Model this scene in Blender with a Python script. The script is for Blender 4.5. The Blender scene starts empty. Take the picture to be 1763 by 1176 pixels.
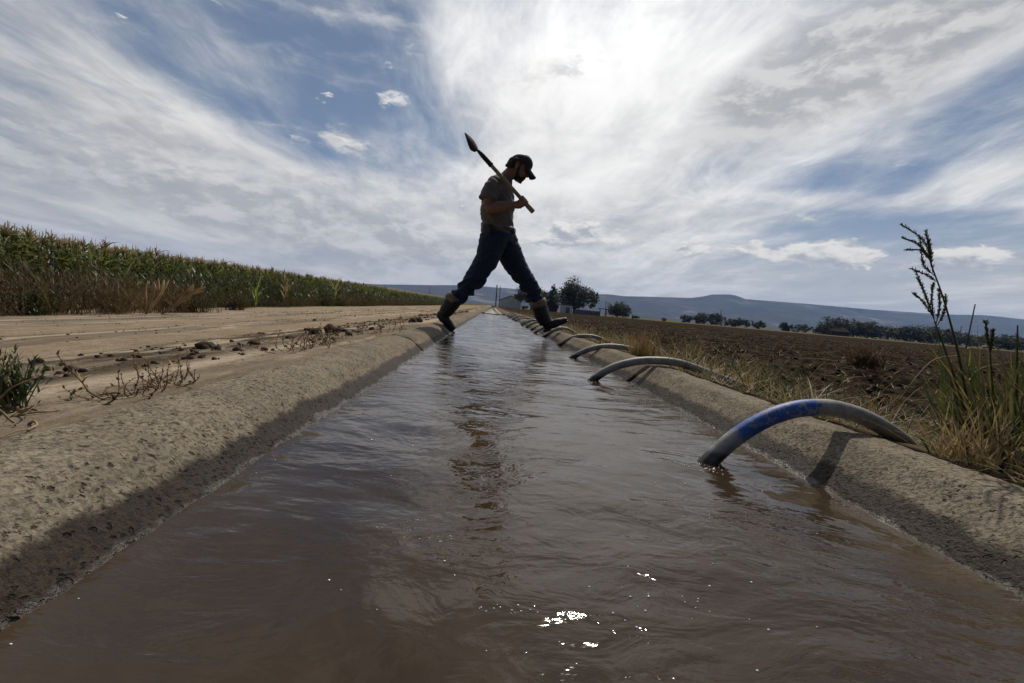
import bpy, bmesh, math, random
import numpy as np
from mathutils import Vector, Matrix, noise
R = math.radians
rng = np.random.default_rng(7)
random.seed(7)
scene = bpy.context.scene
COL = scene.collection

# ------------------------------------------------------------------ camera
F = 832.0                      # focal length in pixels of the 1763 wide photograph
W0, H0 = 1763.0, 1176.0
CAM = Vector((0, 0, 0.27))
yaw, pitch, roll = R(2.84), R(-3.83), R(4.8)
fwd = Vector((math.sin(yaw) * math.cos(pitch), math.cos(yaw) * math.cos(pitch), math.sin(pitch)))
r0 = Vector((math.cos(yaw), -math.sin(yaw), 0))
u0 = r0.cross(fwd)
cr = r0 * math.cos(roll) + u0 * math.sin(roll)
cu = u0 * math.cos(roll) - r0 * math.sin(roll)
cam = bpy.data.cameras.new('camera')
co = bpy.data.objects.new('camera', cam); COL.objects.link(co)
M = Matrix((cr, cu, -fwd)).transposed().to_4x4(); M.translation = CAM
co.matrix_world = M
cam.sensor_width = 36; cam.lens = F / W0 * 36
cam.clip_start = 0.02; cam.clip_end = 30000
scene.camera = co

def ray(px, py):
    return (fwd + cr * ((px - W0 / 2) / F) - cu * ((py - H0 / 2) / F))
def at(px, py, Y):             # real point seen at that pixel, Y metres ahead along the ditch
    d = ray(px, py); return CAM + d * (Y / d.y)
def onz(px, py, z=0.0):
    d = ray(px, py); return CAM + d * ((z - CAM.z) / d.z)
def nz(x, y, s=1.0, o=0):
    return noise.noise(Vector((x * s + o, y * s - o, o * 1.7)))

SUN_EL, SUN_AZ = R(49), R(19.5)
SUN = Vector((math.sin(SUN_AZ) * math.cos(SUN_EL), math.cos(SUN_AZ) * math.cos(SUN_EL), math.sin(SUN_EL)))

# ------------------------------------------------------------------ mesh helpers
class MB:
    def __init__(s): s.v = []; s.f = []; s.n = 0; s.a = []
    def add(s, v, f, a=None):
        k = len(s.v); s.v.extend([tuple(p) for p in v]); s.f.extend([tuple(i + k for i in q) for q in f])
        s.a.extend(a if a is not None else [0.0] * len(v))
    def box(s, c, d, rot=None, taper=1.0):
        pts = []
        for z in (-1, 1):
            k = taper if z > 0 else 1.0
            for x, y in ((-1, -1), (1, -1), (1, 1), (-1, 1)):
                p = Vector((x * d[0] / 2 * k, y * d[1] / 2 * k, z * d[2] / 2))
                if rot: p = rot @ p
                pts.append(p + Vector(c))
        s.add(pts, [(3, 2, 1, 0), (4, 5, 6, 7), (0, 1, 5, 4), (1, 2, 6, 5), (2, 3, 7, 6), (3, 0, 4, 7)])
    def tube(s, pts, rad, n=8, side=None, cap=True, attr=None, pw=1.0):
        pts = [Vector(p) for p in pts]; m = len(pts)
        if not hasattr(rad, '__len__'): rad = [rad] * m
        V, Fc, A = [], [], []
        prev = None
        for i, p in enumerate(pts):
            t = (pts[min(i + 1, m - 1)] - pts[max(i - 1, 0)]).normalized()
            if side is not None: n1 = Vector(side) - t * t.dot(Vector(side))
            elif prev is None:
                n1 = t.orthogonal()
            else: n1 = prev - t * t.dot(prev)
            n1.normalize(); prev = n1; n2 = t.cross(n1)
            r = rad[i]; ra, rb = (r if hasattr(r, '__len__') else (r, r))
            for k in range(n):
                th = 2 * math.pi * k / n
                c, sn = math.cos(th), math.sin(th)
                if pw != 1.0:
                    c = math.copysign(abs(c) ** pw, c); sn = math.copysign(abs(sn) ** pw, sn)
                V.append(p + n1 * (ra * c) + n2 * (rb * sn))
                A.append(attr[i] if attr else i / (m - 1))
        for i in range(m - 1):
            for k in range(n):
                k2 = (k + 1) % n
                Fc.append((i * n + k, i * n + k2, (i + 1) * n + k2, (i + 1) * n + k))
        if cap:
            Fc.append(tuple(range(n - 1, -1, -1))); Fc.append(tuple((m - 1) * n + k for k in range(n)))
        s.add(V, Fc, A)
    def ell(s, c, r, rot=None, nu=16, nv=10):
        V = [Vector((0, 0, -1))]; Fc = []
        for j in range(1, nv):
            ph = -math.pi / 2 + math.pi * j / nv
            for i in range(nu):
                th = 2 * math.pi * i / nu
                V.append(Vector((math.cos(ph) * math.cos(th), math.cos(ph) * math.sin(th), math.sin(ph))))
        V.append(Vector((0, 0, 1)))
        for i in range(nu):
            Fc.append((0, 1 + (i + 1) % nu, 1 + i))
            for j in range(nv - 2):
                a = 1 + j * nu; b = a + nu
                Fc.append((a + i, a + (i + 1) % nu, b + (i + 1) % nu, b + i))
            a = 1 + (nv - 2) * nu
            Fc.append((a + i, a + (i + 1) % nu, len(V) - 1))
        out = []
        for p in V:
            p = Vector((p.x * r[0], p.y * r[1], p.z * r[2]))
            if rot: p = rot @ p
            out.append(p + Vector(c))
        s.add(out, Fc)
    def lump(s, c, r, seed=0, nu=10, nv=7, rough=0.35, flat=1.0):
        k = len(s.v); s.ell(c, (r, r, r * flat), None, nu, nv)
        c = Vector(c)
        for i in range(k, len(s.v)):
            d = Vector(s.v[i]) - c
            q = 1 + rough * noise.noise(d * (1.3 / r) + Vector((seed * 3.1, seed, 0))) + rough * 0.6 * noise.noise(d * (3.2 / r) + Vector((seed, 0, seed)))
            s.v[i] = tuple(c + d * q)
    def strip(s, pts, wid, wdir, fold=0.0):
        pts = [Vector(p) for p in pts]; V = []; Fc = []; A = []
        m = len(pts); wdir = Vector(wdir).normalized()
        for i, p in enumerate(pts):
            w = wid[i] if hasattr(wid, '__len__') else wid * (1 - (i / (m - 1)) ** 2 * 0.95)
            if fold:
                t = (pts[min(i + 1, m - 1)] - pts[max(i - 1, 0)]).normalized(); nrm = t.cross(wdir)
                V += [p - wdir * w / 2 + nrm * (w * fold), p, p + wdir * w / 2 + nrm * (w * fold)]; A += [i / (m - 1)] * 3
            else:
                V += [p - wdir * w / 2, p + wdir * w / 2]; A += [i / (m - 1)] * 2
        q = 3 if fold else 2
        for i in range(m - 1):
            for k in range(q - 1):
                a = i * q + k
                Fc.append((a, a + 1, a + q + 1, a + q))
        s.add(V, Fc, A)
    def blade(s, base, az, length, width, lean=0.3, droop=0.6, seg=4, fold=0.0):
        # a grass blade that leaves the ground at «lean» and bends over by «droop»
        p = Vector(base); d = Vector((math.cos(az), math.sin(az), 0)); pts = [p.copy()]; a = lean
        for i in range(seg):
            p = p + (d * math.sin(a) + Vector((0, 0, 1)) * math.cos(a)) * (length / seg); pts.append(p.copy()); a += droop / seg
        tw = az + math.pi / 2 + random.uniform(-.6, .6)
        s.strip(pts, width, (math.cos(tw), math.sin(tw), 0), fold)
    def mesh(s, name, loc=(0, 0, 0), smooth=True):
        me = bpy.data.meshes.new(name)
        L = Vector(loc)
        me.from_pydata([(v[0] - L.x, v[1] - L.y, v[2] - L.z) for v in s.v], [], s.f)
        if any(s.a):
            at_ = me.attributes.new('along', 'FLOAT', 'POINT'); at_.data.foreach_set('value', np.array(s.a, dtype=np.float32))
        me.update()
        if smooth: me.polygons.foreach_set('use_smooth', [True] * len(me.polygons))
        return me
    def build(s, name, mat, parent=None, loc=None, smooth=True):
        """vertices are given in world space; loc (or the parent's place) becomes the origin"""
        if parent is not None:
            L = parent_origin(parent)
            me = s.mesh(name, L, smooth); o = bpy.data.objects.new(name, me); COL.objects.link(o); o.parent = parent
        else:
            L = Vector(loc) if loc is not None else Vector((0, 0, 0))
            me = s.mesh(name, L, smooth); o = bpy.data.objects.new(name, me); o.location = L; COL.objects.link(o)
        me.materials.append(mat)
        return o

def parent_origin(o):
    p = Vector((0, 0, 0))
    while o is not None:
        p = p + Vector(o.location); o = o.parent
    return p
def tag(o, label=None, cat=None, group=None, kind=None):
    if label: o['label'] = label
    if cat: o['category'] = cat
    if group: o['group'] = group
    if kind: o['kind'] = kind
    return o
def empty(name, loc, label=None, cat=None, group=None):
    o = bpy.data.objects.new(name, None); COL.objects.link(o); o.location = loc; o.empty_display_size = .1
    return tag(o, label, cat, group)
def copy_tree(o, parent=None):
    c = o.copy(); COL.objects.link(c)
    if parent is not None: c.parent = parent
    for ch in list(o.children): copy_tree(ch, c)
    return c
def fuse(mb, voxel, smooth=4, wrinkle=None):
    """several closed lofts become one continuous skin"""
    me = mb.mesh('tmp'); o = bpy.data.objects.new('tmp', me); COL.objects.link(o)
    m = o.modifiers.new('r', 'REMESH'); m.mode = 'VOXEL'; m.voxel_size = voxel
    if smooth:
        q = o.modifiers.new('s', 'SMOOTH'); q.factor = .5; q.iterations = smooth
    dg = bpy.context.evaluated_depsgraph_get(); dg.update()
    ev = o.evaluated_get(dg); e = bpy.data.meshes.new_from_object(ev)
    out = MB(); 
    nv = len(e.vertices); cov = np.empty(nv * 3, np.float32); e.vertices.foreach_get('co', cov); cov = cov.reshape(-1, 3)
    if wrinkle:
        nr = np.empty(nv * 3, np.float32); e.vertices.foreach_get('normal', nr); nr = nr.reshape(-1, 3)
        for i in range(nv): cov[i] += nr[i] * wrinkle(cov[i])
    out.v = [tuple(map(float, p)) for p in cov]; out.f = [tuple(p.vertices) for p in e.polygons]; out.a = [0.0] * nv
    bpy.data.objects.remove(o); bpy.data.meshes.remove(me); bpy.data.meshes.remove(e)
    return out

# ------------------------------------------------------------------ node helpers
class NT:
    def __init__(s, tree): s.t = tree; s.N = tree.nodes; s.L = tree.links
    def node(s, typ, **kw):
        n = s.N.new(typ)
        for k, v in kw.items(): setattr(n, k, v)
        return n
    def put(s, sock, v):
        if isinstance(v, bpy.types.NodeSocket): s.L.new(v, sock)
        elif isinstance(v, (tuple, list)) and len(v) == 3 and sock.type == 'RGBA': sock.default_value = (*v, 1)
        else: sock.default_value = v
    def m(s, op, a, b=0.0, c=0.0, clamp=False):
        n = s.node('ShaderNodeMath', operation=op, use_clamp=clamp)
        for i, v in enumerate((a, b, c)): s.put(n.inputs[i], v)
        return n.outputs[0]
    def vm(s, op, a, b=(0, 0, 0), scale=None):
        n = s.node('ShaderNodeVectorMath', operation=op); s.put(n.inputs[0], a); s.put(n.inputs[1], b)
        if scale is not None: s.put(n.inputs['Scale'], scale)
        return n.outputs['Value'] if op in ('DOT_PRODUCT', 'LENGTH', 'DISTANCE') else n.outputs[0]
    def sep(s, v):
        n = s.node('ShaderNodeSeparateXYZ'); s.put(n.inputs[0], v); return n.outputs
    def xyz(s, x=0.0, y=0.0, z=0.0):
        n = s.node('ShaderNodeCombineXYZ')
        for i, v in enumerate((x, y, z)): s.put(n.inputs[i], v)
        return n.outputs[0]
    def noise(s, vec, scale=5.0, detail=4.0, rough=.55, dist=0.0, lac=2.0, color=False):
        n = s.node('ShaderNodeTexNoise'); s.put(n.inputs['Vector'], vec)
        for k, v in (('Scale', scale), ('Detail', detail), ('Roughness', rough), ('Distortion', dist), ('Lacunarity', lac)): s.put(n.inputs[k], v)
        return n.outputs['Color' if color else 'Fac']
    def voro(s, vec, scale=5.0, feature='F1', rnd=1.0, out='Distance'):
        n = s.node('ShaderNodeTexVoronoi', feature=feature); s.put(n.inputs['Vector'], vec); s.put(n.inputs['Scale'], scale); s.put(n.inputs['Randomness'], rnd)
        return n.outputs[out]
    def ss(s, v, a, b, lo=0.0, hi=1.0, typ='SMOOTHSTEP'):
        n = s.node('ShaderNodeMapRange', interpolation_type=typ); s.put(n.inputs[0], v)
        for i, q in enumerate((a, b, lo, hi)): s.put(n.inputs[1 + i], q)
        return n.outputs[0]
    def mix(s, f, a, b, typ='MIX'):
        n = s.node('ShaderNodeMix', data_type='RGBA', blend_type=typ); s.put(n.inputs[0], f); s.put(n.inputs[6], a); s.put(n.inputs[7], b)
        return n.outputs[2]
    def scale(s, vec, sc, rot=(0, 0, 0), loc=(0, 0, 0), typ='POINT'):
        n = s.node('ShaderNodeMapping', vector_type=typ); s.put(n.inputs[0], vec)
        n.inputs['Location'].default_value = loc; n.inputs['Rotation'].default_value = rot; n.inputs['Scale'].default_value = sc
        return n.outputs[0]
    def bump(s, h, strength=.5, dist=.01, normal=None):
        n = s.node('ShaderNodeBump'); s.put(n.inputs['Height'], h); n.inputs['Strength'].default_value = strength; n.inputs['Distance'].default_value = dist
        if normal is not None: s.put(n.inputs['Normal'], normal)
        return n.outputs[0]

def material(name):
    m = bpy.data.materials.new(name); m.use_nodes = True
    t = NT(m.node_tree); b = t.N['Principled BSDF']
    return m, t, b
def pos(t): return t.node('ShaderNodeNewGeometry').outputs['Position']
def objc(t): return t.node('ShaderNodeTexCoord').outputs['Object']
def plain(name, c1, c2, scale=20.0, rough=.8, bump=.0, metal=0.0, spec=.5, coords='obj', detail=5.0, bdist=.01):
    m, t, b = material(name)
    v = objc(t) if coords == 'obj' else pos(t)
    n = t.noise(v, scale, detail, .6)
    t.put(b.inputs['Base Color'], t.mix(t.ss(n, .35, .65), c1, c2))
    b.inputs['Roughness'].default_value = rough; b.inputs['Metallic'].default_value = metal
    b.inputs['Specular IOR Level'].default_value = spec
    if bump: t.put(b.inputs['Normal'], t.bump(n, bump, bdist))
    return m
def leafy(name, cols, scale=3.0, rough=.55, trans=.35, along=None, per_obj=.0):
    """foliage: varied colour over the plant, light passing through the blade"""
    m, t, b = material(name)
    n = t.noise(pos(t), scale, 3, .6)
    c = t.mix(t.ss(n, .38, .62), cols[0], cols[1])
    if len(cols) > 2: c = t.mix(t.ss(t.noise(pos(t), scale * 3.7, 2, .6), .5, .66), c, cols[2])
    if along:
        an = t.node('ShaderNodeAttribute', attribute_name='along').outputs['Fac']
        c = t.mix(t.ss(an, along[0], along[1]), c, along[2])
    t.put(b.inputs['Base Color'], c); b.inputs['Roughness'].default_value = rough
    tr = t.node('ShaderNodeBsdfTranslucent'); t.put(tr.inputs[0], c)
    mx = t.node('ShaderNodeMixShader'); mx.inputs[0].default_value = trans
    t.L.new(b.outputs[0], mx.inputs[1]); t.L.new(tr.outputs[0], mx.inputs[2]); t.L.new(mx.outputs[0], t.N['Material Output'].inputs[0])
    return m
MAT = {}
#@@SKY
# ------------------------------------------------------------------ sky, sun
def px_az(px, py):
    d = ray(px, py).normalized(); return math.atan2(d.x, d.y), math.asin(d.z)
w = bpy.data.worlds.new('World'); scene.world = w; w.use_nodes = True
t = NT(w.node_tree); bg = t.N['Background']
D = t.node('ShaderNodeTexCoord').outputs['Generated']
sx, sy, sz = t.sep(D)
U = t.m('ARCTAN2', sx, sy); V = t.m('ARCSINE', sz)
UV = t.xyz(U, V, 0)
zc = t.m('ADD', t.m('MAXIMUM', sz, 0.0), .09)
PL = t.xyz(t.m('DIVIDE', sx, zc), t.m('DIVIDE', sy, zc), 0)          # the high cloud sheet, seen from below
sky = t.node('ShaderNodeTexSky', sky_type='NISHITA', sun_disc=False, sun_elevation=SUN_EL, sun_rotation=SUN_AZ, altitude=1500, air_density=1.0, dust_density=.6, ozone_density=1.6)
base = t.vm('SCALE', sky.outputs[0], scale=SKYK if 'SKYK' in globals() else .052)
def blob(px, py, rx, ry, ang=0.0, wt=1.0):
    """soft elliptical region of the sky, given by the direction of its middle"""
    u, v = px_az(px, py); u2, _ = px_az(px + rx, py); _, v2 = px_az(px, py - ry)
    q = t.scale(UV, (max(abs(u2 - u), .02), max(abs(v2 - v), .02), 1), (0, 0, R(ang)), (u, v, 0), 'TEXTURE')
    g = t.node('ShaderNodeTexGradient', gradient_type='SPHERICAL'); t.L.new(q, g.inputs[0])
    return t.m('MULTIPLY', g.outputs['Fac'], wt)
def total(lst):
    o = lst[0]
    for x in lst[1:]: o = t.m('ADD', o, x)
    return o
sd = t.m('MAXIMUM', t.vm('DOT_PRODUCT', D, tuple(SUN)), 0.0)
glow = t.m('POWER', sd, 4.0); glow2 = t.m('POWER', sd, 70.0)
# high cirrus: streaks drawn out along the wind
warp = t.noise(PL, .5, 3, .5, color=True)
PW = t.vm('ADD', PL, t.vm('SCALE', t.vm('SUBTRACT', warp, (.5, .5, .5)), scale=.7))
st1 = t.noise(t.scale(PW, (1.0, .34, 1), (0, 0, R(-8))), 1.25, 9, .58, .2)
st2 = t.noise(t.scale(PW, (2.0, .70, 1), (0, 0, R(14)), (3, 1, 0)), 2.0, 9, .66, .4)
soft = t.noise(t.scale(PW, (.8, .45, 1), (0, 0, 0), (7, 2, 0)), 1.6, 9, .62, .3)
bias = total([
    blob(330, 10, 620, 200, -14, -.36), blob(600, 100, 330, 170, -25, -.30), blob(30, 100, 260, 60, -20, -.12), blob(60, 265, 260, 50, -20, -.26), blob(480, 230, 330, 50, -14, -.24), blob(40, 345, 260, 36, -10, -.18),
    blob(700, 60, 160, 120, -40, -.14), blob(120, 60, 420, 60, -22, .16), blob(170, 200, 480, 70, -20, .34), blob(520, 290, 420, 60, -14, .30), blob(455, 105, 110, 60, -25, .32),
    blob(1180, 120, 760, 420, 0, .46), blob(960, 280, 480, 300, 0, .24), blob(760, 60, 90, 200, -30, .14), blob(560, 60, 60, 130, -40, .16), blob(1000, 400, 520, 160, 0, .26),
    blob(1330, 260, 330, 50, 12, -.28), blob(1670, 200, 260, 60, 35, -.34), blob(1400, 310, 330, 60, 0, -.28), blob(1640, 390, 330, 40, -5, -.30), blob(1300, 210, 130, 40, 20, -.16), blob(1480, 380, 300, 40, 0, -.14),
    blob(1500, 150, 420, 150, 32, .30), blob(1690, 310, 260, 46, 15, .42), blob(1430, 345, 330, 16, -5, .26), blob(880, 505, 2200, 80, -3, .34), blob(1480, 425, 420, 60, -3, -.25), blob(1050, 300, 420, 200, 0, .16), blob(420, 450, 900, 120, -6, .26)])
mixn = t.m('ADD', t.m('ADD', t.m('MULTIPLY', st1, .40), t.m('MULTIPLY', st2, .34)), t.m('MULTIPLY', soft, .26))
mixn = t.m('MULTIPLY_ADD', mixn, 2.0, -.50)
cf = t.m('MULTIPLY_ADD', bias, .85, mixn)
cirrus = t.m('MULTIPLY', t.ss(cf, .20, .90), .98)
# low cumulus: lumpy, with bright upper edges and grey bellies
q2 = t.scale(UV, (1.0, 2.3, 1))
wc = t.vm('ADD', q2, t.vm('SCALE', t.vm('SUBTRACT', t.noise(q2, 8, 5, .6, color=True), (.5, .5, .5)), scale=.09))
n1 = t.m('MULTIPLY_ADD', t.noise(wc, 8.0, 10, .62), 1.7, -.35)
n3 = t.m('MULTIPLY_ADD', t.noise(t.scale(wc, (1, 1.15, 1), (0, 0, 0), (2.2, .4, 0)), 11.0, 10, .60), 1.8, -.40)
n3b = t.m('MULTIPLY_ADD', t.noise(t.scale(t.vm('ADD', wc, (.008, .030, 0)), (1, 1.15, 1), (0, 0, 0), (2.2, .4, 0)), 11.0, 10, .60), 1.8, -.40)
n1b = t.m('MULTIPLY_ADD', t.noise(t.vm('ADD', wc, (.010, .040, 0)), 8.0, 10, .62), 1.7, -.35)
n2 = t.m('MULTIPLY_ADD', t.noise(t.scale(wc, (.5, 1.7, 1), (0, 0, R(-7))), 4.2, 9, .60), 1.7, -.35)
cb = total([
    blob(1090, 387, 46, 14, 0, .40), blob(1360, 372, 90, 16, -5, .28),
    blob(690, 168, 60, 36, 0, .46), blob(812, 131, 60, 36, 0, .46), blob(605, 238, 84, 36, -10, .46), blob(560, 250, 160, 34, -8, .34), blob(970, 120, 190, 80, 0, .34), blob(1010, 240, 130, 60, 0, .26), blob(1010, 415, 240, 60, 0, .40)])
cum = t.ss(t.m('ADD', n1, cb), .74, .98)
rowb = total([blob(1180, 432, 70, 20, 0, .50), blob(1290, 428, 80, 44, 0, .66), blob(1350, 440, 60, 18, 0, .3), blob(1435, 434, 110, 50, 0, .72), blob(1500, 448, 80, 26, 0, .4), blob(1660, 446, 120, 46, 0, .66), blob(1585, 458, 60, 18, 0, .35), blob(1210, 412, 36, 16, 0, .4), blob(960, 418, 130, 40, 0, .5), blob(1020, 405, 110, 40, 0, .45)])
rowm = t.ss(t.m('ADD', n3, rowb), .78, .94)
rimr = t.ss(t.m('SUBTRACT', n3, n3b), -.22, .22)
rim = t.ss(t.m('SUBTRACT', n1, n1b), -.16, .22)
thick = t.ss(t.m('ADD', n1, cb), .8, 1.2)
# broad grey deck low on the left, and a thicker grey veil high on the right
db = total([blob(300, 330, 620, 130, -10, .34), blob(640, 380, 520, 110, -8, .40), blob(120, 430, 520, 90, -8, .30), blob(760, 450, 420, 70, 0, .28)])
deck = t.ss(t.m('ADD', t.m('ADD', t.m('MULTIPLY', n1, .36), t.m('MULTIPLY', n2, .64)), db), .46, 1.0)
vb = total([blob(1480, 90, 560, 190, 26, .74), blob(1290, 170, 260, 150, 20, .30), blob(1680, 30, 380, 160, 20, .36)])
veil = t.ss(t.m('ADD', t.m('ADD', t.m('MULTIPLY', soft, .6), t.m('MULTIPLY', n1, .4)), vb), .62, 1.05)
#@@CLOUDCOL
hz = t.ss(V, 0.0, .24, 1.0, 0.0)                                   # air thickening towards the horizon
base = t.mix(.35, base, (.20, .255, .345))
base = t.mix(t.m('MULTIPLY', hz, .85), base, (.53, .515, .495))
cl = t.mix(glow, (.66, .635, .60), (1.0, .995, .98))
cl = t.vm('SCALE', cl, scale=t.ss(t.m('MULTIPLY_ADD', soft, .6, t.m('MULTIPLY', st2, .4)), .34, .64, .74, 1.12))
cl = t.mix(t.m('MULTIPLY', glow2, .5), cl, (1.3, 1.28, 1.22))
c1 = t.mix(cirrus, base, cl)
lit = t.mix(glow, (.74, .715, .67), (1.0, .98, .95)); shd = t.mix(glow, (.375, .37, .378), (.57, .565, .57))
dcol = t.mix(t.m('MULTIPLY', rim, .70), shd, lit)
c1 = t.mix(t.m('MULTIPLY', deck, .85), c1, dcol)
c1 = t.mix(t.m('MULTIPLY', veil, .88), c1, t.mix(rim, t.mix(glow, (.27, .275, .29), (.40, .40, .41)), t.mix(glow, (.40, .40, .40), (.72, .71, .69))))
cc = t.mix(t.m('MULTIPLY', rim, t.ss(thick, 0.0, 1.0, 1.0, .35)), shd, lit)
c2 = t.mix(t.m('MULTIPLY', cum, .86), c1, cc)
c2 = t.mix(t.m('MULTIPLY', rowm, .92), c2, t.mix(rimr, t.mix(glow, (.36, .37, .40), (.46, .465, .50)), t.mix(glow, (.78, .74, .68), (.95, .92, .87))))
# unseen half of the sky behind the camera, cloudless and dimmed to weaken fill
back = t.ss(sy, -.35, .25)
c2 = t.vm('SCALE', c2, scale=1.13)
c3 = t.mix(back, t.vm('SCALE', sky.outputs[0], scale=.03), c2)
t.put(bg.inputs[0], c3); bg.inputs[1].default_value = 1.0
w.cycles.sampling_method = 'MANUAL'; w.cycles.sample_map_resolution = 512
sl = bpy.data.lights.new('sun', 'SUN'); sl.energy = 3.1; sl.angle = R(.53); sl.color = (1, .92, .80)
so = bpy.data.objects.new('sun', sl); COL.objects.link(so); so.rotation_euler = SUN.to_track_quat('Z', 'Y').to_euler()
scene.view_settings.view_transform = 'Standard'; scene.view_settings.look = 'None'; scene.view_settings.exposure = 0.0
# ------------------------------------------------------------------ terrain profile
WL, WR = -0.345, 0.610           # water's edge on either side (water level is z = 0)
LIPL, LIPR = -0.555, 0.815       # outer edges of the concrete
def pw(x, tab):
    for (a, za), (b, zb) in zip(tab, tab[1:]):
        if x <= b:
            k = (x - a) / (b - a); return za + (zb - za) * max(0, min(1, k))
    return tab[-1][1]
LT = [(-2600, 8), (-300, .5), (-60, -.45), (-20, -.66), (-12, -.62), (-9, -.52), (-6.5, -.40), (-5, -.31), (-3, -.175), (-1.6, -.045), (-.95, .036), (-.70, .066), (LIPL, .0735)]
RT = [(LIPR, .070), (.92, .055), (1.15, -.02), (1.5, -.085), (2.5, -.13), (6, -.17), (60, -.30), (400, -.6), (2600, -2)]
def rise(y): return .0052 * max(0.0, min(y, 1000) - 15)
def gz(x, y):
    if x <= LIPL: z = pw(x, LT)
    elif x >= LIPR: z = pw(x, RT)
    else: z = .055
    z += rise(y)
    near = max(0.0, 1 - y / 30.0)
    if x < LIPL: z += near * .012 * min(1, (LIPL - x) * 2) * (nz(x, y, 1.1, 4) + .5 * nz(x, y, 3.1, 9))
    if x > 1.7 and y < 60:                                        # furrows run away from the ditch
        k = min(1, (x - 1.7) / .8) * min(1.0, max(0.0, (60 - y) / 20))
        z += k * (.055 * math.sin(2 * math.pi * (y - .3 + .06 * nz(x, y, .6, 2)) / .76) + .03 * nz(x, y, 2.3, 6) + .03 * nz(x, y, 5.3, 3))
    elif x > LIPR: z += .015 * min(1, (x - LIPR) * 4) * (nz(x, y, 4, 8))
    return z

def grid(xs, ys, fz):
    mb = MB(); V = [(x, y, fz(x, y)) for y in ys for x in xs]; n = len(xs)
    Fc = [(j * n + i, j * n + i + 1, (j + 1) * n + i + 1, (j + 1) * n + i) for j in range(len(ys) - 1) for i in range(n - 1)]
    mb.add(V, Fc); return mb
def frange(a, b, s):
    n = max(1, round((b - a) / s)); return [a + (b - a) * i / n for i in range(n)]
def geom(a, b, k):
    o = []; 
    while a < b: o.append(a); a *= k
    return o + [b]

xs = [-x for x in reversed(geom(14, 2600, 1.35))] + frange(-14, -3, .5)[1:] + frange(-3, LIPL, .12) + [LIPL, LIPL + .05, LIPR - .06, LIPR] + frange(LIPR, 4, .09)[1:] + frange(4, 14, .25) + geom(14, 2600, 1.25)
ys = frange(-4, -1, .5) + frange(-1, 24, .095) + frange(24, 62, .5) + geom(62, 6000, 1.22)
def ground_z(x, y):
    if LIPL < x < LIPR: return -.55 if y < 61 else gz(x, y)
    return gz(x, y)
g = grid(xs, ys, ground_z)
# soil: dark ploughed earth on the right, pale dust on the left, dry grass country farther off
m, t, b = material('soil')
P = pos(t); px_, py_, pz_ = t.sep(P)
n = t.noise(P, 6, 8, .65); nf = t.noise(P, 40, 5, .6); nl = t.noise(P, .35, 4, .6)
dark = t.mix(t.ss(n, .35, .66), (.012, .009, .0075), (.060, .045, .034))
row = t.noise(t.scale(P, (.35, 5.0, 1)), 2.0, 4, .6)
dark = t.mix(t.m('MULTIPLY', t.ss(row, .52, .70), .60), dark, (.14, .10, .062))          # straw left lying between the rows
dark = t.mix(t.m('MULTIPLY', t.ss(nf, .60, .72), .28), dark, (.16, .115, .07))
dust = t.mix(t.ss(n, .35, .65), (.36, .285, .20), (.27, .21, .145))
grassy = t.mix(t.ss(nl, .4, .6), (.17, .125, .06), (.09, .095, .035))
c = t.mix(t.ss(px_, -.2, .4), dust, dark)
bank = t.m('MULTIPLY', t.ss(px_, .8, .9), t.ss(px_, 1.3, 2.2, 1, 0))
c = t.mix(t.m('MULTIPLY', bank, .8), c, t.mix(t.ss(n, .4, .6), (.10, .072, .045), (.20, .15, .09)))
# field ends in a dirt track with green verge, then dry country
far = t.m('ADD', py_, t.m('MULTIPLY', px_, .25))
c = t.mix(t.ss(far, 168, 176), c, t.mix(t.ss(nl, .4, .6), (.10, .105, .04), (.17, .13, .07)))
c = t.mix(t.m('MULTIPLY', t.ss(far, 158, 159), t.ss(far, 167, 168, 1, 0)), c, (.33, .28, .20))
c = t.mix(t.m('MULTIPLY', t.ss(px_, -8.6, -9.8), 1.0), c, grassy)
t.put(b.inputs['Base Color'], c); b.inputs['Roughness'].default_value = 1.0; b.inputs['Specular IOR Level'].default_value = 0.0
t.put(b.inputs['Normal'], t.bump(t.m('ADD', n, t.m('MULTIPLY', nf, .35)), .9, .05))
MAT['soil'] = m
tag(g.build('ground', m), kind='structure')

# ------------------------------------------------------------------ dirt road
def road_z(x, y):
    z = gz(x, y) + .006
    d = 0
    for c_, w_ in ((-1.9, .28), (-3.7, .34)): d -= .022 * math.exp(-((x - c_ - .10 * nz(0, y, .15, 5)) / w_) ** 2)
    d += .012 * math.exp(-((x + 2.8) / .35) ** 2)
    d += .006 * nz(x * 3, y * .5, 1.0, 3)
    return z + d * min(1.0, (LIPL - x) * 2.0, max(0.0, (x + 6.6) * 2)) 
def redge(y): return -6.45 + .45 * nz(0, y, .4, 12) + .25 * nz(0, y, 1.3, 2) + .12 * nz(0, y, 4.0, 6)
ryy = frange(-1, 12, .07) + frange(12, 30, .25) + frange(30, 130, 2)
rs = [i / 90 for i in range(91)]
mb = MB(); V = []
for y in ryy:
    a = redge(y)
    for s in rs:
        x = LIPL + .035 + (a - LIPL - .035) * s ** 1.25
        V.append((x, y, road_z(min(x, LIPL), y) - max(0, x - LIPL) * .06))
n_ = len(rs)
mb.add(V, [(j * n_ + i, (j + 1) * n_ + i, (j + 1) * n_ + i + 1, j * n_ + i + 1) for j in range(len(ryy) - 1) for i in range(n_ - 1)])
m, t, b = material('road_dust')
P = pos(t); rx, ry, rz = t.sep(P)
n = t.noise(P, 3.0, 7, .6); nf = t.noise(P, 55, 6, .65)
trk = t.noise(t.scale(P, (2.6, .16, 1)), 2.2, 6, .6)
c = t.mix(t.ss(trk, .42, .58), (.45, .37, .275), (.25, .205, .15))
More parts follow.
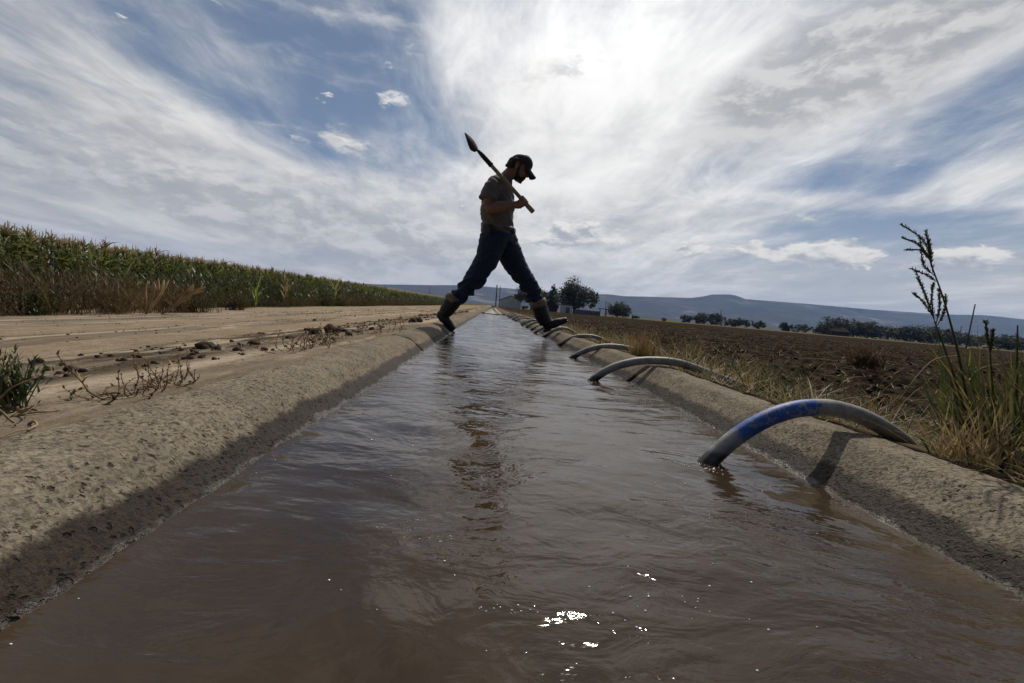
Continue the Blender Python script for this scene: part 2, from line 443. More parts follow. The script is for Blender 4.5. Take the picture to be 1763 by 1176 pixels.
c = t.mix(t.m('MULTIPLY', t.ss(n, .50, .70), .55), c, (.24, .185, .125))
c = t.mix(t.m('MULTIPLY', t.ss(nf, .58, .72), .65), c, (.15, .118, .085))
bl = t.noise(t.scale(P, (1.3, .16, 1)), 1.6, 8, .68)
c = t.mix(t.m('MULTIPLY', t.ss(bl, .48, .56), .72), c, (.155, .122, .088))
bl2 = t.noise(t.scale(P, (2.2, .5, 1), (0, 0, .2), (4, 4, 0)), 2.6, 8, .70)
c = t.mix(t.m('MULTIPLY', t.ss(bl2, .58, .64), .6), c, (.12, .092, .066))
# crumbled soil shoved out of the ditch along the verge
vg = t.m('MULTIPLY', t.m('MULTIPLY', t.ss(rx, -2.1, -1.2), t.ss(rx, -.92, -.74, 1, 0)), t.ss(t.noise(t.scale(P, (1.6, .8, 1)), 3.2, 8, .70), .49, .55))
c = t.mix(t.m('MULTIPLY', vg, .92), c, (.085, .062, .045))
vg2 = t.m('MULTIPLY', t.ss(rx, -1.1, -.75), t.ss(t.noise(P, 9, 6, .66), .46, .60))
c = t.mix(t.m('MULTIPLY', vg2, .28), c, (.12, .09, .062))
t.put(b.inputs['Base Color'], c); b.inputs['Roughness'].default_value = 1.0; b.inputs['Specular IOR Level'].default_value = 0.0
hgt = t.m('ADD', t.m('MULTIPLY', nf, .35), t.m('ADD', t.m('MULTIPLY', n, .5), t.m('MULTIPLY', vg, .5)))
t.put(b.inputs['Normal'], t.bump(hgt, .8, .025))
tag(mb.build('dirt_road', m), kind='structure')

# ------------------------------------------------------------------ concrete ditch
prof = []                                                       # from left outer edge to right outer edge
def arc(p0, p1, p2, n):
    return [tuple((1 - k) ** 2 * a + 2 * k * (1 - k) * b_ + k * k * c_ for a, b_, c_ in zip(p0, p1, p2)) for k in [i / n for i in range(n + 1)]]
L1 = [(-.58, -.08), (LIPL - .012, .040)] + arc((LIPL - .008, .056), (LIPL, .075), (LIPL + .04, .0785), 4)
L2 = [(LIPL + .06, .0775), (LIPL + .085, .075)] + arc((-.452, .0715), (-.425, .0690), (-.405, .052), 7)
sl_ = [(-.405 + (.060) * i / 10, .052 - .052 * i / 10) for i in range(1, 11)]
bot = [(WL + .08, -.075), (-.13, -.20), (.13, -.24), (.40, -.20), (WR - .08, -.075)]
R1 = [(WR + .0062 * i, .0052 * i) for i in range(0, 15)]
R2 = arc((.7015, .0755), (.7045, .0775), (.711, .0778), 3) + [(.737, .0775), (.757, .0770)] + arc((LIPR - .045, .0770), (LIPR - .004, .075), (LIPR + .006, .055), 5) + [(LIPR + .03, -.08)]
PR = L1 + L2 + sl_ + bot + R1 + R2
joints_l = (2.66, 4.2, 6.1, 9.2, 12.2, 15.3); joints_r = (2.05, 5.1, 8.2, 11.2, 14.3)
dy = frange(-1.0, 4, .022) + frange(4, 9, .05) + frange(9, 24, .15) + frange(24, 60.5, 1.0)
dy = sorted(dy + [j + q for j in joints_l + joints_r for q in (-.05, -.026, -.017, -.010, .010, .017, .026, .05)])
V = []
for y in dy:
    for k, (x, z) in enumerate(PR):
        isl = x < .1
        if z < -.09 and abs(x) < .5 and k not in (0, len(PR) - 1): V.append((x, y, z)); continue
        px2, pz2 = x, z
        s = -1 if isl else 1
        wob = .012 * nz(0, y, .55, 3 if isl else 11) + .006 * nz(0, y, 1.9, 5 if isl else 1)
        gr = .0032 * nz(x * 2, y, 9, 2) + .0035 * nz(x, y, 26, 7) + .0022 * nz(x, y, 60, 1)
        px2 += wob * (1 if isl else 1) * min(1.0, max(0.0, (z + .06) / .06))
        pz2 += gr * (1.0 if z > -.05 else 0) + .006 * nz(x, y, 1.2, 21)
        for jy in (joints_l if isl else joints_r):
            e = abs(y - jy)
            if e < .05: pz2 -= .010 * (1 - e / .05) + (.034 if e < .0125 else 0); px2 += (.018 if isl else -.018) * -1 * (1 if e < .0125 else 0)
            if 0 < (y - jy) < .6: pz2 += .004 * (1 - (y - jy) / .6)
        pz2 += rise(y)
        V.append((px2, y, pz2))
n_ = len(PR); mb = MB()
mb.add(V, [(j * n_ + i, j * n_ + i + 1, (j + 1) * n_ + i + 1, (j + 1) * n_ + i) for j in range(len(dy) - 1) for i in range(n_ - 1)])
m, t, b = material('ditch_concrete')
P = pos(t); x_, y_, z_ = t.sep(P)
n = t.noise(P, 7, 7, .6); nf = t.noise(P, 160, 4, .7); nm = t.noise(P, 45, 5, .65)
pit = t.voro(t.vm('ADD', P, t.vm('SCALE', t.noise(P, 60, 3, .6, color=True), scale=.02)), 62)
pit2 = t.voro(t.vm('ADD', t.scale(P, (1, .6, 1)), t.vm('SCALE', t.noise(P, 90, 3, .6, color=True), scale=.012)), 150)
agg = t.voro(P, 150, out='Color')
c = t.mix(t.ss(n, .36, .66), (.31, .262, .195), (.22, .185, .138))
c = t.mix(t.m('MULTIPLY', t.ss(nf, .46, .58), .70), c, (.105, .090, .075))
c = t.mix(t.m('MULTIPLY', t.ss(nm, .55, .68), .55), c, (.10, .082, .065))
c = t.mix(t.m('MULTIPLY', t.ss(t.sep(agg)[0], .93, .97), .30), c, (.42, .37, .30))
pm = t.m('MULTIPLY', t.ss(pit, .16, .26, 1, 0), t.ss(t.noise(P, 14, 3, .6), .46, .58))
pm2 = t.m('MULTIPLY', t.ss(pit2, .20, .34, 1, 0), t.ss(t.noise(P, 24, 3, .6), .42, .56))
c = t.mix(t.m('MULTIPLY', pm, .85), c, (.045, .036, .030))
c = t.mix(t.m('MULTIPLY', pm2, .75), c, (.06, .048, .040))
# the water has soaked the foot of the walls: a ragged dark band
rag = t.m('ADD', t.m('MULTIPLY', t.m('SUBTRACT', t.noise(t.scale(P, (1, 1, .3)), 9, 6, .6), .5), .034), t.m('MULTIPLY', t.m('SUBTRACT', t.noise(P, 60, 4, .6), .5), .012))
wet = t.ss(t.m('ADD', z_, rag), .027, .036, 1, 0)
wet = t.m('MULTIPLY', wet, t.ss(y_, 19.5, 20.5, 1, 0))
c = t.mix(wet, c, t.mix(1.0, c, (.15, .135, .125), 'MULTIPLY'))
t.put(b.inputs['Base Color'], c)
drip = t.m('MULTIPLY', wet, t.ss(t.m('ADD', z_, rag), .002, .007, 1, 0))
t.put(b.inputs['Roughness'], t.m('SUBTRACT', t.ss(wet, 0, 1, .95, .55), t.m('MULTIPLY', drip, .25))); t.put(b.inputs['Specular IOR Level'], t.m('ADD', t.ss(wet, 0, 1, .02, .10), t.m('MULTIPLY', drip, .22)))
h = t.m('SUBTRACT', t.m('ADD', t.m('MULTIPLY', nf, .55), t.m('MULTIPLY', nm, .8)), t.m('ADD', t.m('MULTIPLY', pm, .9), t.m('MULTIPLY', pm2, .5)))
t.put(b.inputs['Normal'], t.bump(h, .7, .008))
tag(mb.build('ditch', m), kind='structure')

# ------------------------------------------------------------------ water
def wz(x, y):
    e = min(1.0, max(0.0, (x - WL + .02) * 8), max(0.0, (WR + .02 - x) * 8))
    q = 0.0
    q += .0030 * nz(x * 2.2 + .8 * y, y * 1.6, 1.6, 3) + .0022 * nz(x * 1.6, y * 4.5 + x, 2.4, 8) + .0010 * nz(x * 4, y * 9, 2.4, 1)
    q += .0040 * math.exp(-((y - 9.6 - .15 * x) / .10) ** 2) * (1 + nz(x * 12, y, 1, 3))
    q -= .004 * min(1, max(0, (y - 9.6)))
    return q * (.5 + .5 * e)
wx = frange(WL - .06, WR + .06, .017) + [WR + .06]
wy = frange(-1, 5, .019) + frange(5, 12, .035) + frange(12, 19.4, .1) + [19.42]
mb = grid(wx, wy, wz)
m, t, b = material('muddy_water')
P = pos(t)
cur = t.noise(P, .9, 3, .5, color=True)
PW = t.vm('ADD', P, t.vm('SCALE', t.vm('SUBTRACT', cur, (.5, .5, .5)), scale=.55))
r1 = t.noise(t.scale(PW, (2.6, 4.2, 1), (0, 0, R(12))), 2.1, 3, .45, .4)
r2 = t.noise(t.scale(PW, (5.5, 9.5, 1), (0, 0, R(-9))), 2.4, 4, .52, .7)
r3 = t.noise(t.scale(PW, (14, 20, 1), (0, 0, R(20))), 2.6, 3, .5, .3)
amp = t.ss(t.noise(P, 1.7, 3, .5), .36, .66, .25, 1.15)
h = t.m('ADD', t.m('ADD', t.m('MULTIPLY', r1, .95), t.m('MULTIPLY', t.m('MULTIPLY', r2, amp), .42)), t.m('MULTIPLY', t.m('MULTIPLY', r3, amp), .13))
t.put(b.inputs['Normal'], t.bump(h, .225, .050))
silt = t.noise(t.scale(PW, (1, .55, 1)), 2.2, 5, .6, 1.2)
t.put(b.inputs['Base Color'], t.mix(t.ss(silt, .36, .66), (.037, .0238, .0125), (.058, .0385, .0210)))
b.inputs['Roughness'].default_value = .045; b.inputs['IOR'].default_value = 1.33
tag(mb.build('water', m), kind='structure')
# ------------------------------------------------------------------ siphon tubes
def spline(pts, n):
    pts = [Vector(p) for p in pts]; P_ = [pts[0] * 2 - pts[1]] + pts + [pts[-1] * 2 - pts[-2]]; o = []
    m_ = len(pts) - 1
    for i in range(n + 1):
        s = i / n * m_; k = min(int(s), m_ - 1); u = s - k
        a, b_, c_, d = P_[k:k + 4]
        o.append(.5 * ((2 * b_) + (c_ - a) * u + (2 * a - 5 * b_ + 4 * c_ - d) * u * u + (3 * b_ - a - 3 * c_ + d) * u ** 3))
    return o
def pipe_mat(name, blue):
    m, t, b = material(name)
    al = t.node('ShaderNodeAttribute', attribute_name='along').outputs['Fac']
    O = pos(t); n = t.noise(O, 30, 6, .65); n2 = t.noise(O, 120, 5, .7)
    grey = t.mix(t.ss(n, .38, .64), (.33, .31, .285), (.20, .187, .17))
    grey = t.mix(t.m('MULTIPLY', t.ss(n2, .55, .70), .5), grey, (.30, .27, .23))
    if blue:
        edge = t.m('ADD', al, t.m('MULTIPLY', t.m('SUBTRACT', n, .5), .16))
        bm = t.m('MULTIPLY', t.ss(edge, .24, .31), t.ss(edge, .535, .56, 1, 0))
        scr = t.m('MULTIPLY', t.ss(n2, .47, .56), t.ss(t.noise(O, 40, 4, .65), .44, .56))
        bm = t.m('MULTIPLY', bm, t.m('SUBTRACT', 1.0, t.m('MULTIPLY', scr, .8)))
        grey = t.mix(bm, grey, (.018, .08, .33))
    wet = t.ss(t.m('ADD', t.sep(O)[2], t.m('MULTIPLY', t.m('SUBTRACT', n, .5), .02)), .016, .030, 1, 0)
    c = t.mix(wet, grey, t.mix(1.0, grey, (.22, .21, .20), 'MULTIPLY'))
    t.put(b.inputs['Base Color'], c); t.put(b.inputs['Roughness'], t.ss(wet, 0, 1, .55, .16))
    t.put(b.inputs['Normal'], t.bump(n2, .25, .002)); return m
gp, bp = pipe_mat('grey_aluminium_pipe', False), pipe_mat('blue_banded_pipe', True)
def siphon(pts, r, label, mat, n=34):
    c = spline(pts, n); mb = MB()
    mb.tube(c, r, 16, cap=False)
    k = len(c); mb.tube([c[-1], c[-2], c[-3]], r * .88, 16, cap=False)       # bore seen at the open end
    e = c[-1]; d = (c[-1] - c[-2]).normalized()
    mb.tube([e - d * .004, e, e + d * .0015, e + d * .0005], [r * 1.0, r * 1.05, r * 1.0, r * .87], 16, cap=False)
    mb.a = [i // 16 / n if i < (n + 1) * 16 else 1.0 for i in range(len(mb.v))]
    o = mb.build('siphon_tube', mat, loc=(pts[0][0], pts[0][1], 0))
    return tag(o, label, 'siphon tube', 'siphon tubes arching over the right ditch wall')
siphon([(.33, .90, -.12), (.405, .918, -.058), (.458, .927, 0), (.505, .929, .050), (.56, .931, .090), (.615, .933, .114), (.665, .935, .1235), (.715, .94, .1235), (.775, .95, .111), (.84, .965, .088), (.905, .985, .058), (.96, 1.01, .026)], 0.0172, 'grey siphon tube with a scuffed blue painted band, the one nearest the camera', bp, 48)
siphon([(.34, 1.96, -.12), (.40, 1.98, -.062), (.45, 1.997, 0), (.515, 1.998, .052), (.60, 2.0, .087), (.69, 2.0, .103), (.81, 2.0, .102), (.94, 2.005, .070), (1.07, 2.01, .032), (1.16, 2.015, .0)], .0168, 'long plain grey siphon tube ending beside the green weed, next after the blue banded one', gp)
siphon([(.42, 2.94, -.11), (.48, 2.955, -.052), (.53, 2.967, 0), (.61, 2.97, .052), (.72, 2.98, .086), (.86, 2.99, .088), (.98, 3.0, .055), (1.10, 3.02, 0)], .0168, 'grey siphon tube running behind the golden dry grass tuft', gp)
ords = ['grey siphon tube arching just in front of the striding man\'s raised boot',
 'grey siphon tube passing right under the heel of the man\'s raised boot', 'grey siphon tube first beyond the man\'s raised boot',
 'grey siphon tube second beyond the man\'s raised boot', 'grey siphon tube third beyond the man\'s raised boot', 'grey siphon tube fourth beyond the man\'s raised boot',
 'grey siphon tube fifth beyond the man\'s raised boot', 'far grey siphon tube, sixth from the far end of the water', 'far grey siphon tube, fifth from the far end of the water',
 'far grey siphon tube, fourth from the far end of the water', 'far grey siphon tube, third from the far end of the water', 'far grey siphon tube, second from the far end of the water', 'tiny grey siphon tube, the farthest of the row by the end of the water']
for i, y in enumerate((3.99, 5.15, 5.87, 6.75, 7.55, 8.3, 9.1, 10.9, 11.9, 12.8, 14.0, 15.4, 17.0)):
    e = (0.575 + .018 * math.sin(i * 2.3)) if i else .589
    h = .012 * math.sin(i * 1.7); s = .06 * math.sin(i * 3.1)
    tw_ = .05 * math.sin(i * 4.7); siphon([(e - .12, y - .03, -.12), (e - .05, y - .01, -.055), (e, y, 0), (e + .07, y + s * .2, .055 + h * .5), (e + .16, y + s * .4, .092 + h), (e + .28 + tw_, y + s * .7, .098 + h), (e + .39 + tw_ * 1.6, y + s, .070 + h), (e + .52 + tw_ * 2, y + s * 1.2 + tw_, .010)], .0168, ords[i], gp, 24)
# ------------------------------------------------------------------ plant materials
MAT['straw'] = leafy('straw', [(.48, .36, .18), (.34, .24, .11), (.17, .115, .06)], 5, .7, .30)
MAT['drygrass'] = leafy('dry_grass', [(.34, .24, .095), (.20, .14, .055), (.11, .10, .035)], 4, .65, .35)
MAT['green'] = leafy('green_grass', [(.060, .080, .022), (.036, .054, .016), (.15, .13, .045)], 6, .5, .40)
MAT['seed'] = leafy('seed_head', [(.24, .22, .09), (.14, .13, .06)], 20, .7, .5)
MAT['corn_leaf'] = leafy('corn_leaf', [(.062, .095, .020), (.135, .16, .034), (.26, .23, .075)], 1.3, .5, .55)
MAT['corn_stalk'] = plain('corn_stalk', (.09, .11, .04), (.14, .12, .05), 3, .6, coords='pos')
MAT['tassel'] = leafy('tassel', [(.52, .43, .29), (.42, .34, .21)], 2, .8, .6)
MAT['rust'] = leafy('rusty_weed', [(.15, .088, .036), (.085, .056, .027), (.19, .15, .065)], .8, .8, .25)
MAT['olive'] = leafy('olive_weed', [(.070, .070, .024), (.105, .085, .032)], 1.5, .8, .25)
MAT['brush'] = leafy('dry_brush', [(.17, .10, .05), (.11, .065, .034)], 8, .8, .2)
MAT['vine'] = plain('dried_vine', (.24, .16, .075), (.13, .085, .042), 60, .85, .4, coords='pos')
MAT['root'] = plain('pale_root', (.36, .26, .15), (.17, .115, .065), 45, .8, .5, coords='pos')
MAT['pale'] = leafy('pale_straw', [(.55, .42, .25), (.42, .30, .16)], 6, .8, .3)
MAT['clod'] = plain('dirt_clod', (.060, .042, .030), (.11, .08, .055), 60, .95, .8, coords='pos', spec=.1)
U_ = random.uniform

# ------------------------------------------------------------------ corn
def corn_mesh(seed, lod=0):
    rs_ = random.Random(seed); st, lf, ts = MB(), MB(), MB()
    H = 1.60 + rs_.uniform(-.07, .07); lx, ly = rs_.uniform(-.05, .05), rs_.uniform(-.05, .05)
    st.tube([(0, 0, 0), (lx * .5, ly * .5, H * .5), (lx, ly, H)], [.013, .011, .006], 5)
    a0 = rs_.uniform(0, 6.28)
    for i in range(11):
        z = H * (.16 + .80 * i / 10); az = a0 + math.pi * (i % 2) + rs_.uniform(-.5, .5)
        L = (.58 + .22 * math.sin(math.pi * i / 10)) * rs_.uniform(.8, 1.1); a = .45 + rs_.uniform(-.1, .2); dr = rs_.uniform(1.3, 2.2)
        seg = 5 if lod == 0 else 3; p = Vector((lx * z / H, ly * z / H, z)); d = Vector((math.cos(az), math.sin(az), 0)); P_ = [p.copy()]
        for k in range(seg):
            p = p + (d * math.sin(a) + Vector((0, 0, 1)) * math.cos(a)) * L / seg; P_.append(p.copy()); a += dr / seg
        tw = az + math.pi / 2 + rs_.uniform(-.5, .5)
        w_ = .075 * rs_.uniform(.8, 1.15)
        lf.strip(P_, [w_ * q for q in ([.55, 1, 1, .85, .5, .05] if lod == 0 else [.6, 1, .7, .05])], (math.cos(tw), math.sin(tw), rs_.uniform(-.2, .2)), .22 if lod == 0 else 0)
    for i in range(9 if lod == 0 else 6):
        az = rs_.uniform(0, 6.28); sp = .0 if i == 0 else rs_.uniform(.15, .6); L = .36 if i == 0 else rs_.uniform(.20, .29)
        b_ = Vector((lx, ly, H - .02 + (0 if i == 0 else rs_.uniform(0, .07)))); d = Vector((math.cos(az) * sp, math.sin(az) * sp, 1)).normalized()
        if lod == 0: ts.tube([b_, b_ + d * L * .5, b_ + d * L + Vector((math.cos(az), math.sin(az), -.3)) * sp * .05], [.008, .012, .006], 4)
        else: ts.strip([b_, b_ + d * L * .5, b_ + d * L], [.02, .028, .014], (math.cos(az + 1.5), math.sin(az + 1.5), 0))
    return st, lf, ts
protos = []
for k in range(6):
    st, lf, ts = corn_mesh(k); protos.append((st.mesh('stalk'), lf.mesh('leaves'), ts.mesh('tassel')))
    for me, mm in zip(protos[-1], ('corn_stalk', 'corn_leaf', 'tassel')): me.materials.append(MAT[mm])
CX = -12.0
spots = []
y = 10.9
for i in range(300):
    spots.append((CX + U_(-.10, .10), y)); y += .15 + U_(-.03, .03)
for i, (x, y_) in enumerate(spots):
    r_ = empty('corn_plant', (x, y_, gz(x, y_) - .02), 'tall green maize plant with a tan tassel in the front row of the corn field', 'corn', 'maize plants in the front row of the corn field')
    r_.rotation_euler = (U_(-.04, .04), U_(-.04, .04), U_(0, 6.28)); s = U_(.94, 1.05); r_.scale = (s, s, s)
    for nm, me in zip(('stalk', 'leaves', 'tassel'), protos[(i * 7 + i // 5) % 6]):
        o = bpy.data.objects.new(nm, me); COL.objects.link(o); o.parent = r_
def scatter(meshes, places, name, mat):
    """many copies merged in one mesh: (x, y, z, turn, size)"""
    VV, FF, AA, k = [], [], [], 0; base_ = []
    for mb in meshes:
        base_.append((np.array(mb.v), mb.f, np.array(mb.a, dtype=float)))
    for i, (x, y, z, a, s) in enumerate(places):
        v, f, al = base_[i % len(base_)]; c_, s_ = math.cos(a), math.sin(a)
        o = np.empty_like(v); o[:, 0] = (v[:, 0] * c_ - v[:, 1] * s_) * s + x; o[:, 1] = (v[:, 0] * s_ + v[:, 1] * c_) * s + y; o[:, 2] = v[:, 2] * s + z
        VV.append(o); FF.extend([tuple(q + k for q in p) for p in f]); AA.append(al); k += len(v)
    mb = MB(); mb.v = [tuple(p) for p in np.concatenate(VV)]; mb.f = FF; mb.a = list(np.concatenate(AA))
    return mb.build(name, mat)
pl = []
for row in range(5):
    yy = 10.5
    while yy < 128:
        if not (row == 0 and yy < y + .1):
            x = CX - row * .72 + U_(-.1, .1); pl.append((x, yy, gz(x, yy) - .02, U_(0, 6.28), U_(.94, 1.05)))
        yy += .16 + U_(-.04, .04) + (.06 if row > 1 else 0)
vs = [corn_mesh(20 + k, 1) for k in range(5)]
crop = scatter([v[1] for v in vs], pl, 'corn_crop', MAT['corn_leaf'])
tag(crop, 'dense green rows of maize behind the front row and along its far end', 'corn', kind='stuff')
for nm, k, mm in (('stalks', 0, 'corn_stalk'), ('tassels', 2, 'tassel')):
    o = scatter([v[k] for v in vs], pl, nm, MAT[mm]); o.parent = crop; o['kind'] = 'stuff'

# ------------------------------------------------------------------ weeds between road and corn
def weed_mb(seed, n, h, spread, wd, twig=True):
    random.seed(seed); mb = MB()
    for i in range(n):
        a = U_(0, 6.28); b0 = Vector((U_(-1, 1) * spread * .4, U_(-1, 1) * spread * .4, -.02)); L = h * U_(.5, 1.1)
        lean = U_(.02, .75); dr = U_(-.2, .6); k0 = len(mb.v)
        mb.blade(b0, a, L, wd * U_(.7, 1.3), lean, dr, 4)
        if twig:
            for q in range(5):
                s = U_(.25, 1.0); d = Vector((math.cos(a), math.sin(a), 0)); p = b0 + (d * math.sin(lean + dr * s * .4) + Vector((0, 0, 1)) * math.cos(lean + dr * s * .4)) * L * s
                mb.blade(p, a + U_(-2.2, 2.2), L * U_(.12, .3), wd * U_(1.0, 2.2), U_(.1, 1.1), U_(0, .5), 2)
    return mb
wv = [weed_mb(100 + k, 40, .58, .60, .0085) for k in range(5)]
random.seed(5)
def wplaces(n, x0, x1, y0, y1, s0, s1, pwr=1.8, keep=None):
    o = []
    while len(o) < n:
        y = y0 + (y1 - y0) * random.random() ** pwr; x = x0 + (x1 - x0) * random.random()
        if x > -redge_off(y): continue
        if keep and not keep(x, y): continue
        o.append((x, y, gz(x, y), U_(0, 6.28), U_(s0, s1) * (.75 + .5 * (nz(x, y, .35, 4) + .5))))
    return o
def redge_off(y): return -redge(y) + .12
o1 = scatter(wv, wplaces(560, -11.2, -6.5, 5.2, 110, .45, 1.5, keep=lambda x, y: nz(x, y, .28, 1) > -.18 and (y < 12.5 or x < -8.9 + .6 * nz(0, y, .3, 3))), 'dry_weeds', MAT['rust'])
tag(o1, 'rust brown dry weeds in a thick belt between road and maize', 'weeds', kind='stuff')
o1 = scatter(wv, wplaces(330, -11.2, -6.4, 5.2, 110, .6, 1.2, keep=lambda x, y: nz(x, y, .28, 1) < .10 and (y < 12.5 or x < -8.7 + .6 * nz(0, y, .3, 3))), 'olive_weeds', MAT['olive'])
tag(o1, 'dull olive green weeds mixed in the belt along the road', 'weeds', kind='stuff')
gv = [weed_mb(130 + k, 22, 1.0, .5, .022, True) for k in range(3)]
o1 = scatter(gv, wplaces(480, -11.8, -9.4, 6, 100, .9, 1.35), 'green_undergrowth', MAT['green'])
tag(o1, 'dark green leafy undergrowth at the foot of the maize', 'weeds', kind='stuff')
def plant(name, label, cat, mb, mat, x, y, rot=0.0, s=1.0, group=None, z=None):
    o = mb.build(name, mat); o.location = (x, y, gz(x, y) if z is None else z); o.rotation_euler.z = rot; o.scale = (s, s, s)
    return tag(o, label, cat, group)
def gpt(px, py, z0=-.35):
    d = ray(px, py); y = .3; best = None
    while y < 160:                                                # walk along the line of sight to the ground
        p = CAM + d * (y / d.y); q = p.z - gz(p.x, p.y)
        if best is None or q < best[0]: best = (q, p.copy())
        if q <= 0: break
        y *= 1.012
    return best[1]
# bundle of pale stalks on the road edge
for k, (px_0, sp, lb) in enumerate(((218, .35, 'pale straw stalks fanned out low at the road edge, left of two bundles'), (245, .9, 'pale straw stalks leaning right at the road edge, right of two bundles'))):
    random.seed(60 + k); mb = MB()
    for i in range(16 if k else 9):
        az = U_(-.4, .4) if k else U_(-1.0, .9); mb.tube(spline([(0, 0, 0)] + [(math.cos(az) * s * U_(.5, .9) * (.7 if k else .35), math.sin(az) * s * .25, s * U_(.34, .46)) for s in (.35, .7, 1.0)], 6), [.009, .010, .009, .011, .014, .012, .005], 4)
    p = gpt(px_0, 541); plant('straw_stalks', lb, 'dry plant', mb, MAT['pale'], p.x + .3, p.y + .05, 0, 1.35 if k else 1.5)
p = gpt(192, 535); plant('dry_weed', 'tall orange brown dry weed standing at the road edge', 'weed', weed_mb(71, 60, .95, .25, .012), MAT['rust'], p.x - .2, p.y + .25, 0, 1.05)
p = gpt(55, 543); plant('green_bush', 'low dark green bush at the road edge, near the left border', 'bush', weed_mb(72, 110, .42, .55, .014), MAT['green'], p.x, p.y, 0, 1.0)
p = gpt(405, 534); plant('sage_bush', 'small grey green bush at the road edge beside bare pale ground', 'bush', weed_mb(73, 110, .55, .45, .013), MAT['olive'], p.x, p.y, 0, 1.15)
MAT['young'] = leafy('young_maize', [(.14, .22, .035), (.20, .26, .05)], 3, .5, .5)
MAT['yellowing'] = leafy('yellowing_maize', [(.36, .33, .09), (.24, .26, .06)], 2, .5, .5)
def young_corn(name, label, px, x, s, mat, seed, dx=0):
    random.seed(seed); mb = MB()
    for i in range(9):
        az = i * 2.6 + U_(-.4, .4); mb.blade((0, 0, .05 + .05 * i), az, U_(.5, .75), .06, U_(.15, .5), U_(.5, 1.5), 5, .2)
    d = ray(px, 530); plant(name, label, 'plant', mb, mat, x, x * d.y / d.x, 0, s)
young_corn('stray_corn', 'single bright green stray maize seedling standing on bare ground', 440, -8.1, 1.15, MAT['young'], 81)
young_corn('stray_corn', 'pale yellow green maize plant leaning out of the weeds', 575, -9.6, 2.0, MAT['yellowing'], 82)
young_corn('stray_corn', 'large dark leaved stray maize plant behind the orange weed', 218, -8.9, 1.25, MAT['corn_leaf'], 83)
young_corn('stray_corn', 'withered stray maize plant at the weeds\' edge, left of the yellow one', 490, -9.0, 1.6, MAT['drygrass'], 84)

# ------------------------------------------------------------------ verge of the left ditch wall
random.seed(31)
def curly(mb, base, n, L, r, rise_=.5):
    for i in range(n):
        p = Vector(base) + Vector((U_(-.02, .02), U_(-.02, .02), 0)); az = U_(0, 6.28); el = U_(.1, 1.2) * rise_; P_ = [p.copy()]; daz = U_(-.9, .9); de = U_(-.35, .25)
        m_ = 7; l = L * U_(.5, 1.2)
        for k in range(m_):
            p = p + Vector((math.cos(az) * math.cos(el), math.sin(az) * math.cos(el), math.sin(el))) * l / m_
            p.z = max(p.z, base[2] - .005); P_.append(p.copy()); az += daz + U_(-.4, .4); el += de + U_(-.3, .3)
        mb.tube(P_, [r * (1 - .1 * q) for q in range(m_ + 1)], 5)
        for q in range(3, m_ + 1):
            for _ in range(2):
                mb.blade(P_[q], U_(0, 6.28), l * U_(.08, .16), r * U_(1.5, 3), U_(.3, 1.6), U_(.4, 2.0), 3)
def dried(px0, py0, px1, py1, nb, n, L, r, label, rs_):
    mb = MB(); c_ = gpt((px0 + px1) / 2, (py0 + py1) / 2, .04)
    for i in range(nb):
        k = (i + .5) / nb; p = gpt(px0 + (px1 - px0) * k, py0 + (py1 - py0) * k, .04); p.z = gz(p.x, p.y)
        curly(mb, tuple(p), n, L, r, rs_)
    o = mb.build('dried_weed', MAT['vine'], loc=tuple(c_)); return tag(o, label, 'dried weed', 'dried weeds along the left ditch wall')
dried(196, 695, 335, 658, 9, 6, .075, .0015, 'curled brown dried weed lying along the left ditch wall, beside the green plant', .62)
dried(125, 705, 210, 698, 3, 2, .10, .0019, 'thin forked dried stem lying flat between the green plant and the curled weed', .35)
dried(485, 612, 585, 590, 9, 7, .10, .0018, 'low tangle of brown dried weed on the left wall edge, below the largest clods', .42)
dried(520, 590, 700, 570, 18, 4, .12, .0022, 'flattened line of dried weed leading to the man\'s rear boot', .12)
g0 = gpt(22, 716, .05)
rt = empty('green_weed', (g0.x, g0.y, gz(g0.x, g0.y)), 'bushy dark green weed on pale twisted roots at the left border', 'weed')
mb = MB(); random.seed(41)
for i in range(85):
    a = U_(0, 6.28); b0 = Vector((g0.x + U_(-.035, .012), g0.y + U_(-.03, .03), rt.location.z + U_(.0, .02))); L = U_(.035, .075); ln = U_(.0, .7)
    mb.blade(b0, a, L, .003, ln, .1, 3)
    d = Vector((math.cos(a) * math.sin(ln), math.sin(a) * math.sin(ln), math.cos(ln)))
    for q in range(9): mb.blade(b0 + d * L * U_(.25, 1.05), U_(0, 6.28), U_(.007, .014), .0028, U_(.2, 1.3), .3, 2)
mb.build('leaves', MAT['green'], rt)
mb = MB()
zr = rt.location.z
for k in range(0):
    px_0 = U_(-20, 55); p0 = gpt(px_0, U_(735, 752), .05); p1 = gpt(px_0 + U_(-70, 60), U_(690, 735), .05)
    q0 = Vector((p0.x, p0.y, gz(p0.x, p0.y) + .002)); q1 = Vector((p1.x, p1.y, gz(p1.x, p1.y) + U_(.004, .03))); md = (q0 + q1) / 2 + Vector((U_(-.02, .02), U_(-.02, .02), U_(.01, .03)))
    mb.tube(spline([q0, md, q1], 8), [.0026 * U_(.6, 1.2)] * 9, 6)
